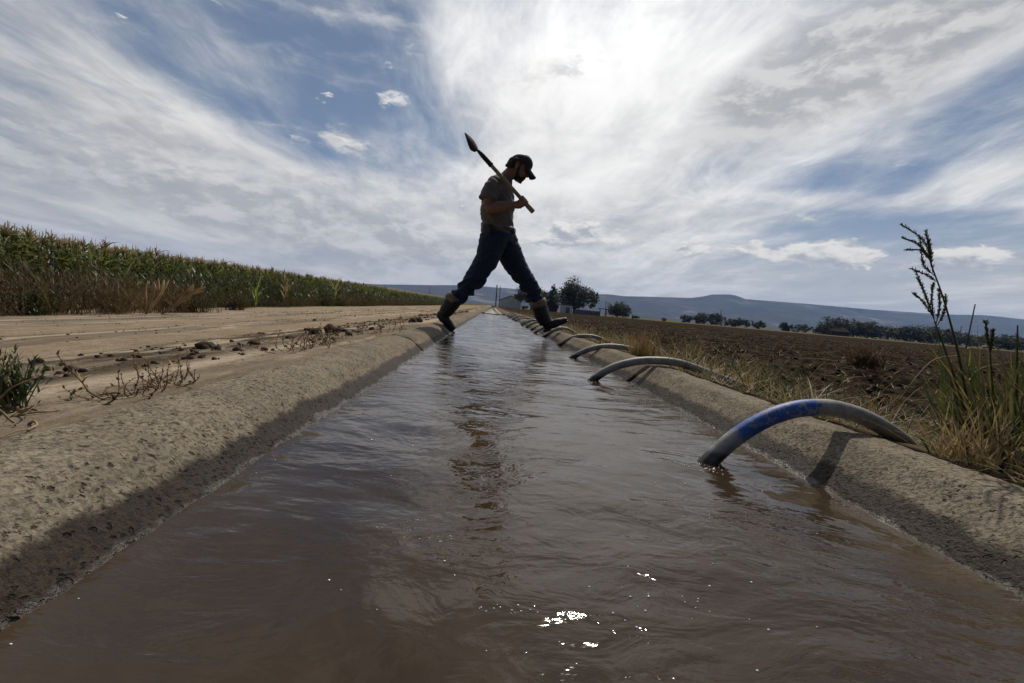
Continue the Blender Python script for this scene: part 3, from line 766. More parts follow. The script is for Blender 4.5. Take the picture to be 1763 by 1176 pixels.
for k in range(11):
    p = gpt(U_(5, 50), U_(700, 742), .05); p = Vector((p.x, p.y, zr + U_(.002, .012))); az = U_(0, 6.28); P_ = [p.copy()]; da = U_(-.6, .6); el = U_(.1, .9)
    for q in range(9):
        p = p + Vector((math.cos(az) * math.cos(el), math.sin(az) * math.cos(el), math.sin(el))) * U_(.008, .013); p.z = max(p.z, gz(p.x, p.y) + .002); P_.append(p.copy()); az += da + U_(-.5, .5); el += U_(-.5, .3)
    r_k = U_(.0012, .0026)
    mb.tube(spline(P_, 18), [r_k * (1 - .035 * q) * U_(.85, 1.2) for q in range(19)], 6)
mb.build('roots', MAT['root'], rt)
# clods
random.seed(44)
def clod(px, py, r, label, k, parts=3):
    p = gpt(px, py, .0); mb = MB()
    for i in range(parts):
        q = (p.x + U_(-.7, .7) * r, p.y + U_(-.7, .7) * r, gz(p.x, p.y) + r * U_(.15, .5)); mb.lump(q, r * U_(.5, .9), k * 7 + i, 12, 8, .5, .75)
    return tag(mb.build('dirt_clod', MAT['clod'], loc=(p.x, p.y, gz(p.x, p.y))), label, 'dirt clod', 'dark clods of earth along the road verge')
for k, (a, b_, r, lb) in enumerate(((70, 628, .018, 'lone small dark clod on the pale road above the green weed'), (548, 577, .042, 'flat broad dark clod, left of the pair at the verge'), (578, 574, .046, 'tall crumbly dark clod, right of the pair at the verge'),
    (439, 596, .022, 'small dark clod on the verge left of the paired clods'), (355, 603, .030, 'low dark clod at the start of the line of dug earth'), (500, 585, .024, 'small dark clod just left of the flat broad clod'),
    (604, 580, .024, 'small round clod just right of the tall crumbly clod'), (715, 556, .05, 'far dark clod on the verge behind the man\'s rear boot'))): clod(a, b_, r, lb, k)
mb = MB(); random.seed(45)
for i in range(900):
    y = .5 + 14 * random.random() ** 1.7; x = LIPL - .10 - abs(random.gauss(0, .42)) * (1.0 if random.random() < .7 else 2.2)
    if x < -3.4 or nz(x * 1.6, y * .8, 1.4, 6) < -.05: continue
    r = U_(.002, .009) * (1 + .12 * y) * (1.9 if random.random() < .06 else 1); mb.lump((x, y, road_z(x, y) + r * .25), r, i, 6, 4, .5, .7)
for i in range(1300):
    y = .9 + 22 * random.random() ** 1.8; x = LIPL - .2 - 5.6 * random.random()
    r = U_(.0015, .005) * (1 + .16 * y); mb.lump((x, y, road_z(x, y) + r * .2), r, i, 6, 4, .5, .7)
tag(mb.build('crumbled_earth', MAT['clod']), 'dark crumbs of dug earth scattered along the left verge', 'earth', kind='stuff')
mb = MB(); random.seed(46)
for i in range(420):
    y = .5 + 12 * random.random() ** 1.7; x = LIPL - .06 - abs(random.gauss(0, .25))
    mb.blade((x, y, road_z(x, y) + .002), U_(0, 6.28), U_(.02, .08), .003, 1.45, U_(-.1, .2), 2)
tag(mb.build('straw_litter', MAT['straw']), 'bits of straw and dead stem scattered along the left verge', 'straw', kind='stuff')

# ------------------------------------------------------------------ right bank
random.seed(51); mb = MB(); mg = MB()
def bank_blades(mb, n, x0, x1, y0, y1, L0, L1, wd, l0, l1, pwr=1.5, f=None):
    k = 0
    while k < n:
        y = y0 + (y1 - y0) * random.random() ** pwr; x = x0 + (x1 - x0) * random.random() ** 1.3; k += 1
        if f and not f(x, y): continue
        if (.90 < x < 1.10 and 1.55 < y < 2.06) or (.84 < x < .99 and .72 < y < 1.02): continue
        mb.blade((x, y, gz(x, y) - .004), U_(0, 6.28), U_(L0, L1), wd * U_(.6, 1.3) * (1 + .08 * y), U_(l0, l1), U_(.3, 1.2), 4)
patch = lambda x, y: nz(x, y, 1.5, 31) + .25 > abs(x - 1.15) * .35
bank_blades(mb, 5200, .84, 2.1, .55, 14, .06, .24, .0032, .35, 1.35, 1.7, patch)
bank_blades(mb, 2200, .83, 1.6, .55, 2.2, .06, .20, .0024, .4, 1.5, 1.0)
bank_blades(mb, 1500, 1.2, 2.6, 2.4, 26, .10, .36, .005, .15, 1.1, 1.3, patch)
tag(mb.build('dry_grass', MAT['drygrass']), 'matted dry yellow grass along the right bank of the ditch', 'grass', kind='stuff')
bank_blades(mg, 1700, .84, 2.2, .55, 14, .06, .26, .0032, .05, .9, 1.6, lambda x, y: nz(x, y, 1.5, 77) > .12)
bank_blades(mg, 230, .83, 1.25, .55, 1.6, .04, .13, .003, .1, 1.0, 1.0)
tag(mg.build('green_shoots', MAT['green']), 'short green grass shoots among the dry grass on the right bank', 'grass', kind='stuff')
def tuft(name, label, px, py, n, L, sp, wd, mat, l1=.5, dr=.7, seed=1, xy=None):
    random.seed(seed); p = gpt(px, py, 0) if xy is None else Vector((*xy, 0)); mb = MB()
    for i in range(n):
        mb.blade((U_(-1, 1) * sp, U_(-1, 1) * sp, -.01), U_(0, 6.28), L * U_(.45, 1.1), wd * U_(.6, 1.3), U_(.0, l1), U_(.1, dr), 5)
    return plant(name, label, 'grass', mb, mat, p.x, p.y)
tuft('grass_tuft', 'golden dry grass tuft standing behind the third siphon tube', 0, 0, 260, .20, .07, .0034, MAT['drygrass'], .55, .8, 91, (.93, 2.86))
tuft('grass_tuft', 'thin dry grass tuft beside the ditch, left of the golden tuft', 0, 0, 120, .15, .08, .0034, MAT['drygrass'], .8, .9, 92, (.95, 3.7))
tuft('grass_tuft', 'sparse yellow grass tuft between the golden tuft and the green weed', 1185, 612, 110, .19, .10, .0034, MAT['drygrass'], .5, .6, 93)
tuft('grass_tuft', 'leafy green weed with upright stems where the long siphon tube ends', 0, 0, 75, .20, .05, .006, MAT['green'], .35, .5, 94, (1.16, 1.93))
tuft('grass_tuft', 'thin green weed with slender stems right of the leafy green weed', 0, 0, 34, .24, .05, .005, MAT['green'], .45, .4, 95, (1.30, 1.98))
tuft('grass_tuft', 'tall single green stem rising through the end of the long siphon tube', 0, 0, 7, .30, .02, .004, MAT['green'], .22, .2, 96, (1.02, 2.0))
p = gpt(1490, 634, -.15); plant('dry_bush', 'round brown dry bush standing alone in the ploughed field', 'bush', weed_mb(97, 240, .28, .34, .007), MAT['brush'], p.x, p.y, 0, 1.15)
# straw and clods on the field
mb = MB(); random.seed(52)
for i in range(11000):
    y = .6 + 34 * random.random() ** 1.7; x = 1.5 + (3 + y * 1.25) * random.random() ** 1.2
    mb.blade((x, y, gz(x, y) + .012), U_(0, 6.28), U_(.03, .14), .0042 * (1 + .08 * y), U_(1.0, 1.55), U_(0, .5), 2)
tag(mb.build('straw_residue', MAT['straw']), 'broken straw left lying over the ploughed field', 'straw', kind='stuff')
mb = MB()
for i in range(5200):
    y = .8 + 30 * random.random() ** 1.6; x = 1.6 + (3 + y * 1.25) * random.random() ** 1.2; r = U_(.006, .026) * (1 + .03 * y) * (1.6 if random.random() < .05 else 1)
    mb.lump((x, y, gz(x, y) + r * .1), r, i, 6, 4, .5, .55)
tag(mb.build('soil_clods', MAT['soil']), 'lumps of dark soil turned up over the field', 'soil', kind='stuff')

# tall seeding grass at the right border
def tall(label, Y, stems, blades, heads, base_px, extra_dry=0, seed=1):
    random.seed(seed)
    b0 = at(*base_px, Y); rt = empty('tall_grass', (b0.x, b0.y, gz(b0.x, b0.y) - .01), label, 'grass', 'tall grasses at the right border')
    ms, ml, mh, md = MB(), MB(), MB(), MB()
    zb = rt.location.z
    for pts, r in stems:
        c_ = [at(px, py, Y + dyy) for px, py, dyy in pts]; c_ = spline(c_, 14)
        ms.tube(c_, [r * (1 - .045 * i) for i in range(15)], 6)
    for (bx, by, tx, ty, bend, wd) in blades:
        dyb = U_(-.05, .06); p0 = at(bx, by, Y + dyb); p2 = at(tx, ty, Y + dyb + U_(-.06, .08)); md_ = (p0 + p2) / 2 + Vector((bend, U_(-.02, .02), abs(bend) * .7))
        ml.strip(spline([p0, md_, p2], 8), [wd * q for q in (.6, .9, 1, 1, .95, .8, .6, .35, .06)], (cr + Vector((0, U_(-.7, .7), 0))), .15)
    for pts in heads:
        c_ = spline([at(px, py, Y + dyy) for px, py, dyy in pts], 22)
        mh.tube(c_, [.0009] * 23, 4)
        for i in range(3, 23):
            for _ in range(5):
                d = (c_[min(i + 1, 22)] - c_[i - 1]).normalized() + Vector((U_(-.8, .8), U_(-.8, .8), U_(-.4, .4))); d.normalize()
                a_ = c_[i] + Vector((U_(-.001, .001), 0, 0)); mh.tube([a_, a_ + d * .0030, a_ + d * .0066], [.0003, .0009, .0002], 4)
    ms.build('stems', MAT['green'], rt); ml.build('leaves', MAT['green'], rt)
    if heads: mh.build('seed_head', MAT['seed'], rt)
    bx0, by0 = base_px; mdl = MB()
    for i in range(46):
        p0 = at(bx0 + U_(-45, 45), by0 + U_(-25, 0), Y + U_(-.05, .06)); p2 = at(bx0 + U_(-135, 50), by0 - U_(90, 235), Y + U_(-.06, .10)); m2 = (p0 + p2) / 2 + Vector((U_(-.01, .03), U_(-.02, .02), U_(.0, .03)))
        mdl.strip(spline([p0, m2, p2], 7), [.0030 * q for q in (.7, 1, 1, .9, .8, .6, .35, .08)], cr + Vector((0, U_(-.7, .7), 0)))
    mdl.build('dry_leaves', MAT['drygrass'], rt)
    return rt
random.seed(61)
bl = []
for i in range(40): bl.append((U_(1655, 1715), U_(790, 815), U_(1580, 1720), U_(600, 740), U_(-.03, .03), U_(.0045, .008)))
for i in range(22): bl.append((U_(1640, 1720), U_(785, 815), U_(1540, 1640), U_(690, 780), U_(-.03, .02), .004))
bl += [(U_(1668, 1712), U_(790, 812), U_(1585, 1705), U_(555, 670), U_(-.02, .02), U_(.004, .007)) for _ in range(30)]
bl += [(1690, 800, 1603, 610, -.02, .009), (1685, 800, 1585, 640, -.02, .007), (1700, 805, 1640, 560, .0, .009), (1695, 800, 1655, 590, .01, .008)]
tall('tall green grass with two branching seed heads, its stem leaning left over the bank', .95,
     [([(1700, 812, 0), (1672, 720, 0), (1650, 610, 0), (1626, 520, 0), (1603, 455, 0)], .0033), ([(1688, 805, .03), (1664, 720, .03), (1640, 640, .03), (1609, 553, .03)], .0040)],
     bl,
     [[(1603, 457, 0), (1596, 425, 0), (1580, 405, 0), (1554, 388, 0)], [(1599, 440, 0), (1580, 420, 0), (1556, 410, 0)], [(1604, 458, 0), (1600, 430, 0), (1594, 400, 0)], [(1602, 450, 0), (1588, 432, 0), (1562, 430, 0)],
      [(1606, 470, 0), (1602, 440, 0), (1600, 415, 0)], [(1612, 485, 0), (1596, 474, 0), (1570, 463, 0)], [(1609, 475, 0), (1590, 455, 0), (1584, 412, 0)],
      [(1609, 553, .03), (1598, 520, .03), (1578, 470, .03)], [(1606, 545, .03), (1590, 520, .03), (1574, 506, .03)], [(1608, 550, .03), (1604, 515, .03), (1606, 490, .03)], [(1612, 556, .03), (1618, 525, .03), (1616, 500, .03)], [(1605, 540, .03), (1592, 505, .03), (1580, 480, .03)], [(1614, 560, .03), (1626, 535, .03), (1628, 510, .03)]],
     (1695, 815), seed=62)
random.seed(63)
bl = [(U_(1715, 1790), U_(805, 850), U_(1690, 1800), U_(575, 760), U_(-.03, .03), U_(.004, .008)) for i in range(60)]
tall('thick dark grass clump with upright blades at the right border', .86, [([(1748, 830, 0), (1750, 700, 0), (1752, 560, 0)], .0035), ([(1730, 825, 0), (1712, 700, 0), (1704, 600, 0)], .003)], bl,
     [[(1704, 600, 0), (1700, 580, 0), (1697, 555, 0)], [(1704, 610, 0), (1708, 590, 0), (1710, 570, 0)]], (1745, 835), seed=64)
tuft('grass_tuft', 'pale dry straw tuft at the foot of the tall seeding grass', 0, 0, 150, .15, .05, .0032, MAT['straw'], .7, .9, 98, (.905, .83))
p = at(1658, 612, .95); mb = MB(); mb.strip(spline([p, p + Vector((.006, 0, .014)), p + Vector((.013, 0, .010)), p + Vector((.015, 0, -.02))], 8), [.008] * 9, (cr + Vector((0, .8, 0))), .2)
mt_, tt_, bb_ = material('yellow_leaf'); bb_.inputs['Base Color'].default_value = (.55, .40, .05, 1)
tg = [o for o in bpy.data.objects if o.name == 'tall_grass'][0]
mb.build('yellow_leaf', mt_, tg)
# long bent straws
for k, (pp, lb) in enumerate((([(1588, 750), (1660, 718), (1722, 690)], 'long straight straw slanting up to the right across the tall grass'), ([(1540, 700), (1600, 625), (1650, 612)], 'long thin straw arching left of the tall grass stems'), ([(1665, 660), (1690, 634), (1763, 622)], 'long thin straw arching right behind the tall grass stems'))):
    mb = MB(); c_ = spline([at(a, b_, .90 + .03 * i) for i, (a, b_) in enumerate(pp)], 10); mb.tube(c_, [.0013] * 11, 5)
    tag(mb.build('grass_straw', MAT['straw'], loc=tuple(c_[0])), lb, 'straw')
# ------------------------------------------------------------------ far things
MAT['tree_leaf'] = leafy('tree_leaf', [(.022, .034, .012), (.040, .055, .018), (.065, .075, .022)], .5, .7, .25)
MAT['far_leaf'] = leafy('far_tree_leaf', [(.020, .026, .014), (.034, .042, .019)], .12, .8, .15)
MAT['bark'] = plain('bark', (.045, .035, .028), (.075, .06, .045), 4, .9, .3, coords='pos')
def gplace(px, Y):
    d = ray(px, 530); x = CAM.x + d.x * Y / d.y; return Vector((x, Y, gz(x, Y)))
def tree(label, px, Y, wpx, hpx, cl, leaf=.3, n=900, trunk=True, name='tree', group=None, mat='tree_leaf', seed=1, trunk_h=.2):
    """crown clumps cl: (dx, z, rx, rz) in fractions of width and height"""
    random.seed(seed); b0 = gplace(px, Y); sc = Y / F; W_, H_ = wpx * sc, hpx * sc
    rt = empty(name, tuple(b0), label, 'tree', group); cr_, tk = MB(), MB()
    tot = sum(c[2] * c[3] for c in cl)
    for (dx, z, rx, rz) in cl:
        c_ = b0 + Vector((dx * W_, U_(-.25, .25) * W_ * .5, z * H_)); k = max(8, int(2.6 * n * rx * rz / tot)); subs = []
        for _ in range(max(4, k // 26)):
            d = Vector((random.gauss(0, 1), random.gauss(0, 1), random.gauss(0, 1))).normalized() * random.random() ** .4
            subs.append(c_ + Vector((d.x * rx * W_, d.y * rx * W_, d.z * rz * H_)))
        for _ in range(k):
            s = random.choice(subs); rr = min(rx * W_, rz * H_) * .42
            q = s + Vector((random.gauss(0, .6), random.gauss(0, .6), random.gauss(0, .5))) * rr
            if q.z < b0.z + .1: q.z = b0.z + .1
            a1 = Vector((U_(-1, 1), U_(-1, 1), U_(-1, 1))).normalized(); a2 = a1.orthogonal(); l = leaf * U_(.5, 1.2)
            cr_.add([q - a1 * l * .5, q + a2 * l * .32, q + a1 * l * .5, q - a2 * l * .32], [(0, 1, 2, 3)])
        if trunk: tk.tube([b0 + Vector((0, 0, trunk_h * H_ * .6)), b0 + Vector((dx * W_ * .5, 0, (trunk_h + z) * .5 * H_)), c_], [.02 * H_, .014 * H_, .004 * H_], 5)
    if trunk: tk.tube([b0 - Vector((0, 0, .2)), b0 + Vector((.01 * W_, 0, trunk_h * H_))], [.028 * H_, .02 * H_], 6)
    cr_.build('crown', MAT[mat], rt, smooth=False)
    if trunk: tk.build('trunk', MAT['bark'], rt)
    return rt
tree('large spreading dark tree right of the man\'s raised leg, behind the white shed', 988, 152, 76, 62, [(-.12, .72, .22, .26), (-.22, .45, .26, .26), (.10, .50, .24, .26), (.30, .52, .20, .18), (.44, .42, .12, .10), (.02, .30, .24, .14), (.40, .28, .08, .08)], .55, 3000, seed=201)
tree('tall narrow poplar tree left of the large spreading tree', 950, 158, 22, 46, [(0, .86, .14, .16), (0, .66, .28, .22), (-.05, .45, .38, .22), (.05, .25, .42, .18)], .45, 1700, seed=202, trunk_h=.1)
tree('broad dark tree beside the white house, partly behind the man\'s leg', 914, 160, 58, 40, [(-.30, .62, .20, .26), (-.05, .72, .24, .28), (.25, .66, .24, .28), (-.38, .48, .14, .14), (.35, .48, .16, .16), (-.1, .45, .18, .14)], .5, 2200, seed=203, trunk_h=.35)
tree('round dark tree standing alone by the tall pole, right of the house trees', 1064, 150, 42, 26, [(-.2, .55, .28, .36), (.12, .62, .30, .38), (.30, .42, .22, .30), (-.05, .30, .34, .26)], .45, 1700, seed=204, trunk_h=.12)
tree('small low bush at the field edge, right of the round lone tree', 1096, 152, 15, 7, [(-.2, .45, .3, .4), (.2, .45, .3, .4)], .35, 260, False, 'far_bush', seed=205)
tree('tiny shrub on the grass strip between the lone tree and the thin pole', 1145, 165, 9, 6, [(0, .45, .45, .5)], .35, 160, False, 'far_bush', seed=206)
tree('small dark tree above the far end of the corn field, right of the thin pole', 771, 190, 13, 13, [(-.1, .6, .35, .35), (.2, .45, .3, .35)], .5, 420, seed=207, trunk_h=.25)
tree('low dark shrub above the far end of the corn field', 752, 230, 22, 7, [(-.3, .5, .25, .5), (.25, .45, .3, .4)], .5, 300, False, 'far_bush', seed=208)
tree('small dark bush against the base of the white house', 903, 150, 12, 6, [(0, .5, .5, .5)], .3, 220, False, 'far_bush', seed=209)
rowt = [(1186, 225, 20, 9), (1206, 225, 16, 11), (1228, 220, 30, 15), (1262, 215, 22, 9), (1284, 215, 26, 11), (1310, 212, 22, 9), (1355, 208, 16, 10), (1384, 205, 44, 10), (1418, 205, 22, 13),
 (1438, 202, 34, 26), (1462, 204, 26, 24), (1482, 205, 26, 22), (1500, 203, 26, 22), (1522, 203, 38, 21), (1554, 203, 34, 20), (1580, 202, 34, 22), (1606, 201, 36, 24), (1634, 200, 38, 22), (1662, 200, 34, 20), (1692, 198, 40, 17), (1722, 197, 34, 20), (1748, 196, 38, 22), (1780, 196, 40, 20), (1830, 195, 60, 22)]
lw = ['first', 'second', 'third', 'fourth', 'fifth', 'sixth', 'seventh', 'eighth', 'ninth', 'tenth', 'eleventh', 'twelfth', 'thirteenth', 'fourteenth', 'fifteenth', 'sixteenth', 'seventeenth', 'eighteenth', 'nineteenth', 'twentieth', 'twenty first', 'twenty second', 'twenty third', 'twenty fourth']
for i, (px, Y, w_, h_) in enumerate(rowt):
    kind = 'low dark tree' if h_ < 14 else 'tall dark tree'
    tree(f'{kind} beyond the ploughed field, {lw[i]} of the far row from left', px, Y, w_ * (1.6 if h_ > 14 else 1.2), h_ * 1.1 + 4, [(-.22, .5, .30, .42), (.2, .55, .30, .42), (0, .34, .45, .32), (.02, .78, .2, .2)], .8, 900 if h_ > 14 else 420, h_ > 14, 'far_tree', 'trees in a row beyond the ploughed field', 'far_leaf', 300 + i, .1)

# buildings
MAT['white_wall'] = plain('white_siding', (.80, .78, .75), (.72, .70, .68), .8, .8, coords='pos', spec=.1)
MAT['dark_roof'] = plain('dark_roof', (.04, .034, .03), (.06, .05, .045), 1.5, 1.0, coords='pos', spec=0.0)
MAT['dark_wall'] = plain('dark_boards', (.03, .025, .021), (.05, .04, .034), 2, 1.0, coords='pos', spec=0.0)
MAT['grey_board'] = plain('grey_boards', (.16, .14, .125), (.24, .21, .18), 1.2, 1.0, coords='pos', spec=0.0)
MAT['glass'] = plain('dark_glass', (.02, .022, .026), (.03, .032, .036), 2, .15)
MAT['pole'] = plain('pole_wood', (.075, .06, .05), (.12, .10, .085), 6, .9, .3, coords='pos')
MAT['wire'] = plain('insulator', (.20, .20, .21), (.28, .28, .29), 20, .4)
def gable(label, px, Y, w_, h_eave, h_top, depth, wall, roof, name, cat, turn=0.0, extras=True):
    b0 = gplace(px, Y); rt = empty(name, tuple(b0), label, cat); Rm = Matrix.Rotation(turn, 3, 'Z')
    def T(x, y, z): return b0 + Rm @ Vector((x, y, z))
    mb = MB(); hw = w_ / 2
    V = [T(-hw, 0, -.5), T(hw, 0, -.5), T(hw, 0, h_eave), T(0, 0, h_top), T(-hw, 0, h_eave)] + [T(-hw, depth, -.5), T(hw, depth, -.5), T(hw, depth, h_eave), T(0, depth, h_top), T(-hw, depth, h_eave)]
    mb.add(V, [(0, 1, 2, 3, 4), (9, 8, 7, 6, 5), (0, 5, 6, 1), (1, 6, 7, 2), (4, 9, 5, 0)]); mb.build('wall', wall, rt, smooth=False)
    mr = MB(); ov = .35; sl = (h_top - h_eave) / hw
    for s in (-1, 1):
        a = [T(0, -ov, h_top + .04), T(s * (hw + ov), -ov, h_eave - ov * sl + .04), T(s * (hw + ov), depth + ov, h_eave - ov * sl + .04), T(0, depth + ov, h_top + .04)]
        b_ = [q + Vector((0, 0, .18)) for q in a]
        mr.add(a + b_, [(0, 1, 2, 3), (7, 6, 5, 4), (0, 4, 5, 1), (1, 5, 6, 2), (2, 6, 7, 3), (3, 7, 4, 0)])
    mr.build('roof', roof, rt, smooth=False)
    if extras:
        for xx in (-hw * .45, hw * .4):
            mw = MB(); mw.box(T(xx, -.03, h_eave * .55), (.9, .08, .9), Rm); fr = mw.build('window_frame', MAT['grey_board'], rt, smooth=False)
            mg_ = MB(); mg_.box(T(xx, -.08, h_eave * .55), (.76, .04, .76), Rm); mg_.build('pane', MAT['glass'], rt, smooth=False)
    return rt
gable('low white gabled farm house with a dark roof edge at the end of the ditch', 878, 160, 7.0, 2.3, 3.9, 12, MAT['white_wall'], MAT['dark_roof'], 'farm_house', 'house', R(-4), False)
gable('dark weathered gabled shed behind the man\'s raised boot, under the trees', 946, 146, 5.6, 1.6, 3.4, 7, MAT['dark_wall'], MAT['dark_roof'], 'dark_shed', 'shed', R(24), False)
b0 = gplace(975, 128); rt = empty('white_shed', tuple(b0), 'small pale box shed with a flat lid roof below the large tree', 'shed')
mb = MB(); mb.box(b0 + Vector((0, .8, .75)), (3.3, 1.8, 2.3)); mb.build('wall', MAT['white_wall'], rt, smooth=False)
mb = MB(); mb.box(b0 + Vector((0, .8, 1.96)), (3.5, 2.0, .12)); mb.build('roof', MAT['white_wall'], rt, smooth=False)
mb = MB(); mb.box(b0 + Vector((.4, -.13, .70)), (1.0, .05, 1.7)); mb.build('door', MAT['grey_board'], rt, smooth=False)
rt = None
a, b_ = gplace(990, 132), gplace(1034, 138); fz = empty('board_fence', tuple(a), 'low grey board fence running right from the small pale shed', 'fence'); mb, mp = MB(), MB(); random.seed(12)
nb = 46
for i in range(nb):
    p = a.lerp(b_, (i + .5) / nb); h_ = 1.35 + U_(-.12, .12); mb.box(p + Vector((0, 0, h_ / 2 - .1)), ((b_ - a).length / nb * .92, .04, h_))
mb.build('boards', MAT['grey_board'], fz, smooth=False)
for i in range(8):
    p = a.lerp(b_, i / 7); mp = MB(); mp.box(p + Vector((0, .10, .7)), (.12, .12, 1.6)); mp.build('post', MAT['dark_wall'], fz, smooth=False)
b0 = gplace(1039, 138); cp = empty('open_lean_to', tuple(b0), 'small open flat roofed lean to between the fence and the round tree', 'shelter')
for xx in (-.95, .95):
    mb = MB(); mb.box(b0 + Vector((xx, 0, .95)), (.16, .16, 2.2)); mb.build('post', MAT['dark_wall'], cp, smooth=False)
mb = MB(); mb.box(b0 + Vector((.2, .5, 2.12)), (2.9, 1.8, .16)); mb.build('roof', MAT['dark_roof'], cp, smooth=False)
b0 = gplace(1458, 196); hs = gable('long low dark roofed house in front of the far tree row', 1458, 196, 13, 1.6, 2.9, 6, MAT['dark_wall'], MAT['dark_wall'], 'far_house', 'house', R(70), False)
# poles
def upole(label, px, Y, hpx, lean=0.0, arm=True, r=.13, turn=.3):
    b0 = gplace(px, Y); h_ = hpx * Y / F; rt = empty('utility_pole', tuple(b0), label, 'pole', 'utility poles round the farm'); mb = MB()
    tp = b0 + Vector((math.sin(lean) * h_, 0, math.cos(lean) * h_))
    mb.tube([b0 - Vector((0, 0, .6)), b0.lerp(tp, .5), tp], [r, r * .85, r * .68], 8); mb.build('pole', MAT['pole'], rt)
    if arm:
        c_ = b0.lerp(tp, .94); mb = MB(); mb.box(c_ + Vector((0, -.16, 0)), (2.0, .11, .13), Matrix.Rotation(turn, 3, 'Z')); mb.build('crossarm', MAT['pole'], rt, smooth=False)
        for xx in (-.85, -.3, .85):
            mb = MB(); q = c_ + Matrix.Rotation(turn, 3, 'Z') @ Vector((xx, 0, 0)) + Vector((0, -.16, .065)); mb.tube([q, q + Vector((0, 0, .08)), q + Vector((0, 0, .16))], [.04, .06, .03], 6); mb.build('insulator', MAT['wire'], rt)
    return rt
upole('thin utility pole above the far end of the corn field', 738, 260, 26, 0.0, False, .15)
upole('left of two close utility poles beside the white house, the thicker one', 853, 165, 37, -.01, True, .22, 1.2)
upole('right of two close utility poles beside the white house, the thinner one', 859, 168, 36, -.01, False, .14)
upole('utility pole rising in front of the round lone tree', 1043, 146, 26, -.01, True, .13, 1.2)
upole('slim utility pole standing above the far trees, left of the green weed stems', 1243, 200, 28, -.04, True, .17, 1.3)
upole('short utility pole just showing over the far tree row near the dark roof', 1457, 215, 32, 0, True, .17, .3)
upole('utility pole with crossarm among the far trees, left of the leaning pole', 1660, 205, 36, .0, True, .17, .2)
upole('tall bare pole leaning to the right above the far trees', 1673, 92, 80, .068, False, .15)
# a pale van far off by the trees
b0 = gplace(1712, 172); vn = empty('parked_car', tuple(b0), 'tiny pale parked car beyond the field, right of the leaning pole', 'car')
MAT['car'] = plain('pale_car_paint', (.55, .55, .54), (.50, .50, .49), 2, .3)
mb = MB(); mb.tube([b0 + Vector((x, 0, z)) for x, z in ((-2.1, .62), (-1.9, .66), (-.9, .7), (.9, .7), (1.9, .66), (2.1, .6))], [(.55, .22), (.85, .32), (.88, .36), (.88, .36), (.85, .32), (.55, .22)], 12, side=(0, 1, 0)); mb.build('body', MAT['car'], vn)
mb = MB(); mb.box(b0 + Vector((-.2, 0, 1.22)), (2.5, 1.5, .5), None, .78); mb.build('cabin', MAT['glass'], vn, smooth=False)
mb = MB(); mb.box(b0 + Vector((-.2, 0, 1.50)), (1.95, 1.2, .06)); mb.build('roof', MAT['car'], vn, smooth=False)
for xx in (-1.3, 1.3):
    for yy in (-.8, .8):
        mb = MB(); mb.tube([b0 + Vector((xx, yy - .1, .33)), b0 + Vector((xx, yy + .1, .33))], .33, 14); mb.build('wheel', MAT['dark_wall'], vn)

# small canvas dam at the end of the water
dm = empty('canvas_dam', (.13, 19.5, 0), 'small pale triangular canvas dam standing at the far end of the water', 'dam')
MAT['canvas'] = plain('canvas', (.60, .56, .50), (.50, .46, .40), 8, .8, coords='pos')
mb = MB()
N_ = 12; V = []
for j in range(N_ + 1):
    k = j / N_
    for i in range(N_ + 1):
        s = (i / N_ - .5) * 2; wdt = (.34 * (1 - k) + .02); V.append((.13 + s * wdt, 19.5 + .45 * k + .03 * math.sin(s * 5 + k * 3), .02 + .26 * k - .02 * (1 - s * s) * math.sin(k * 3.1)))
n_ = N_ + 1
mb.add(V, [(j * n_ + i, j * n_ + i + 1, (j + 1) * n_ + i + 1, (j + 1) * n_ + i) for j in range(N_) for i in range(N_)])
mb.add([(x, y + .02, z - .01) for x, y, z in V], [((j + 1) * n_ + i, (j + 1) * n_ + i + 1, j * n_ + i + 1, j * n_ + i) for j in range(N_) for i in range(N_)])
mb.build('sheet', MAT['canvas'], dm)
mb = MB(); mb.tube([(.13, 19.97, -.2), (.13, 19.98, .295)], .02, 8); mb.build('stake', MAT['pole'], dm)
mb = MB(); mb.box((.13, 19.62, -.16), (1.0, .06, .40)); mb.build('board', MAT['dark_wall'], dm, smooth=False)

# mountains
rp = [(-900, 380), (-300, 425), (200, 462), (500, 482), (650, 489.5), (740, 491), (800, 491), (870, 496), (935, 502), (1000, 507), (1030, 506.5), (1050, 507), (1075, 510), (1120, 511), (1160, 512), (1190, 513), (1210, 510.5), (1226, 507), (1258, 507), (1268, 509), (1284, 515), (1330, 518.5), (1400, 524), (1500, 533), (1560, 537), (1620, 541), (1650, 542), (1690, 542.5), (1720, 545), (1763, 550), (2100, 580), (2800, 650)]
pts = [at(a, b_, 4200.0) for a, b_ in rp]
def ridge(x):
    for p, q in zip(pts, pts[1:]):
        if x <= q.x: k = (x - p.x) / (q.x - p.x); return p.z + (q.z - p.z) * max(0, k)
    return pts[-1].z
mx = frange(-4400, 9500, 22); V = []; prof_ = [(0, 1.0), (.03, .955), (.06, .86), (.10, .79), (.17, .72), (.24, .66), (.30, .60), (.34, .50), (.40, .42), (.48, .36), (.56, .30), (.62, .20), (.70, .12), (.82, .05), (1.0, -.02)]
for (k, hz_) in prof_:
    for x in mx:
        Z = ridge(x); z = Z * hz_
        if k > 0: z += Z * .09 * math.sin(math.pi * min(1, k * 1.2)) * (nz(x / 160, k * 2, 1, 3) + .7 * nz(x / 60, k * 1.5, 1, 9)) + (Z * .06 if k > .1 else 0) * nz(x / 700, k, 1, 4)
        V.append((x, 4200 - 1500 * k + 90 * nz(x / 240, k * 3, 1, 7) * (k > 0), z))
n_ = len(mx); mb = MB()
mb.add(V, [(j * n_ + i, (j + 1) * n_ + i, (j + 1) * n_ + i + 1, j * n_ + i + 1) for j in range(len(prof_) - 1) for i in range(n_ - 1)])
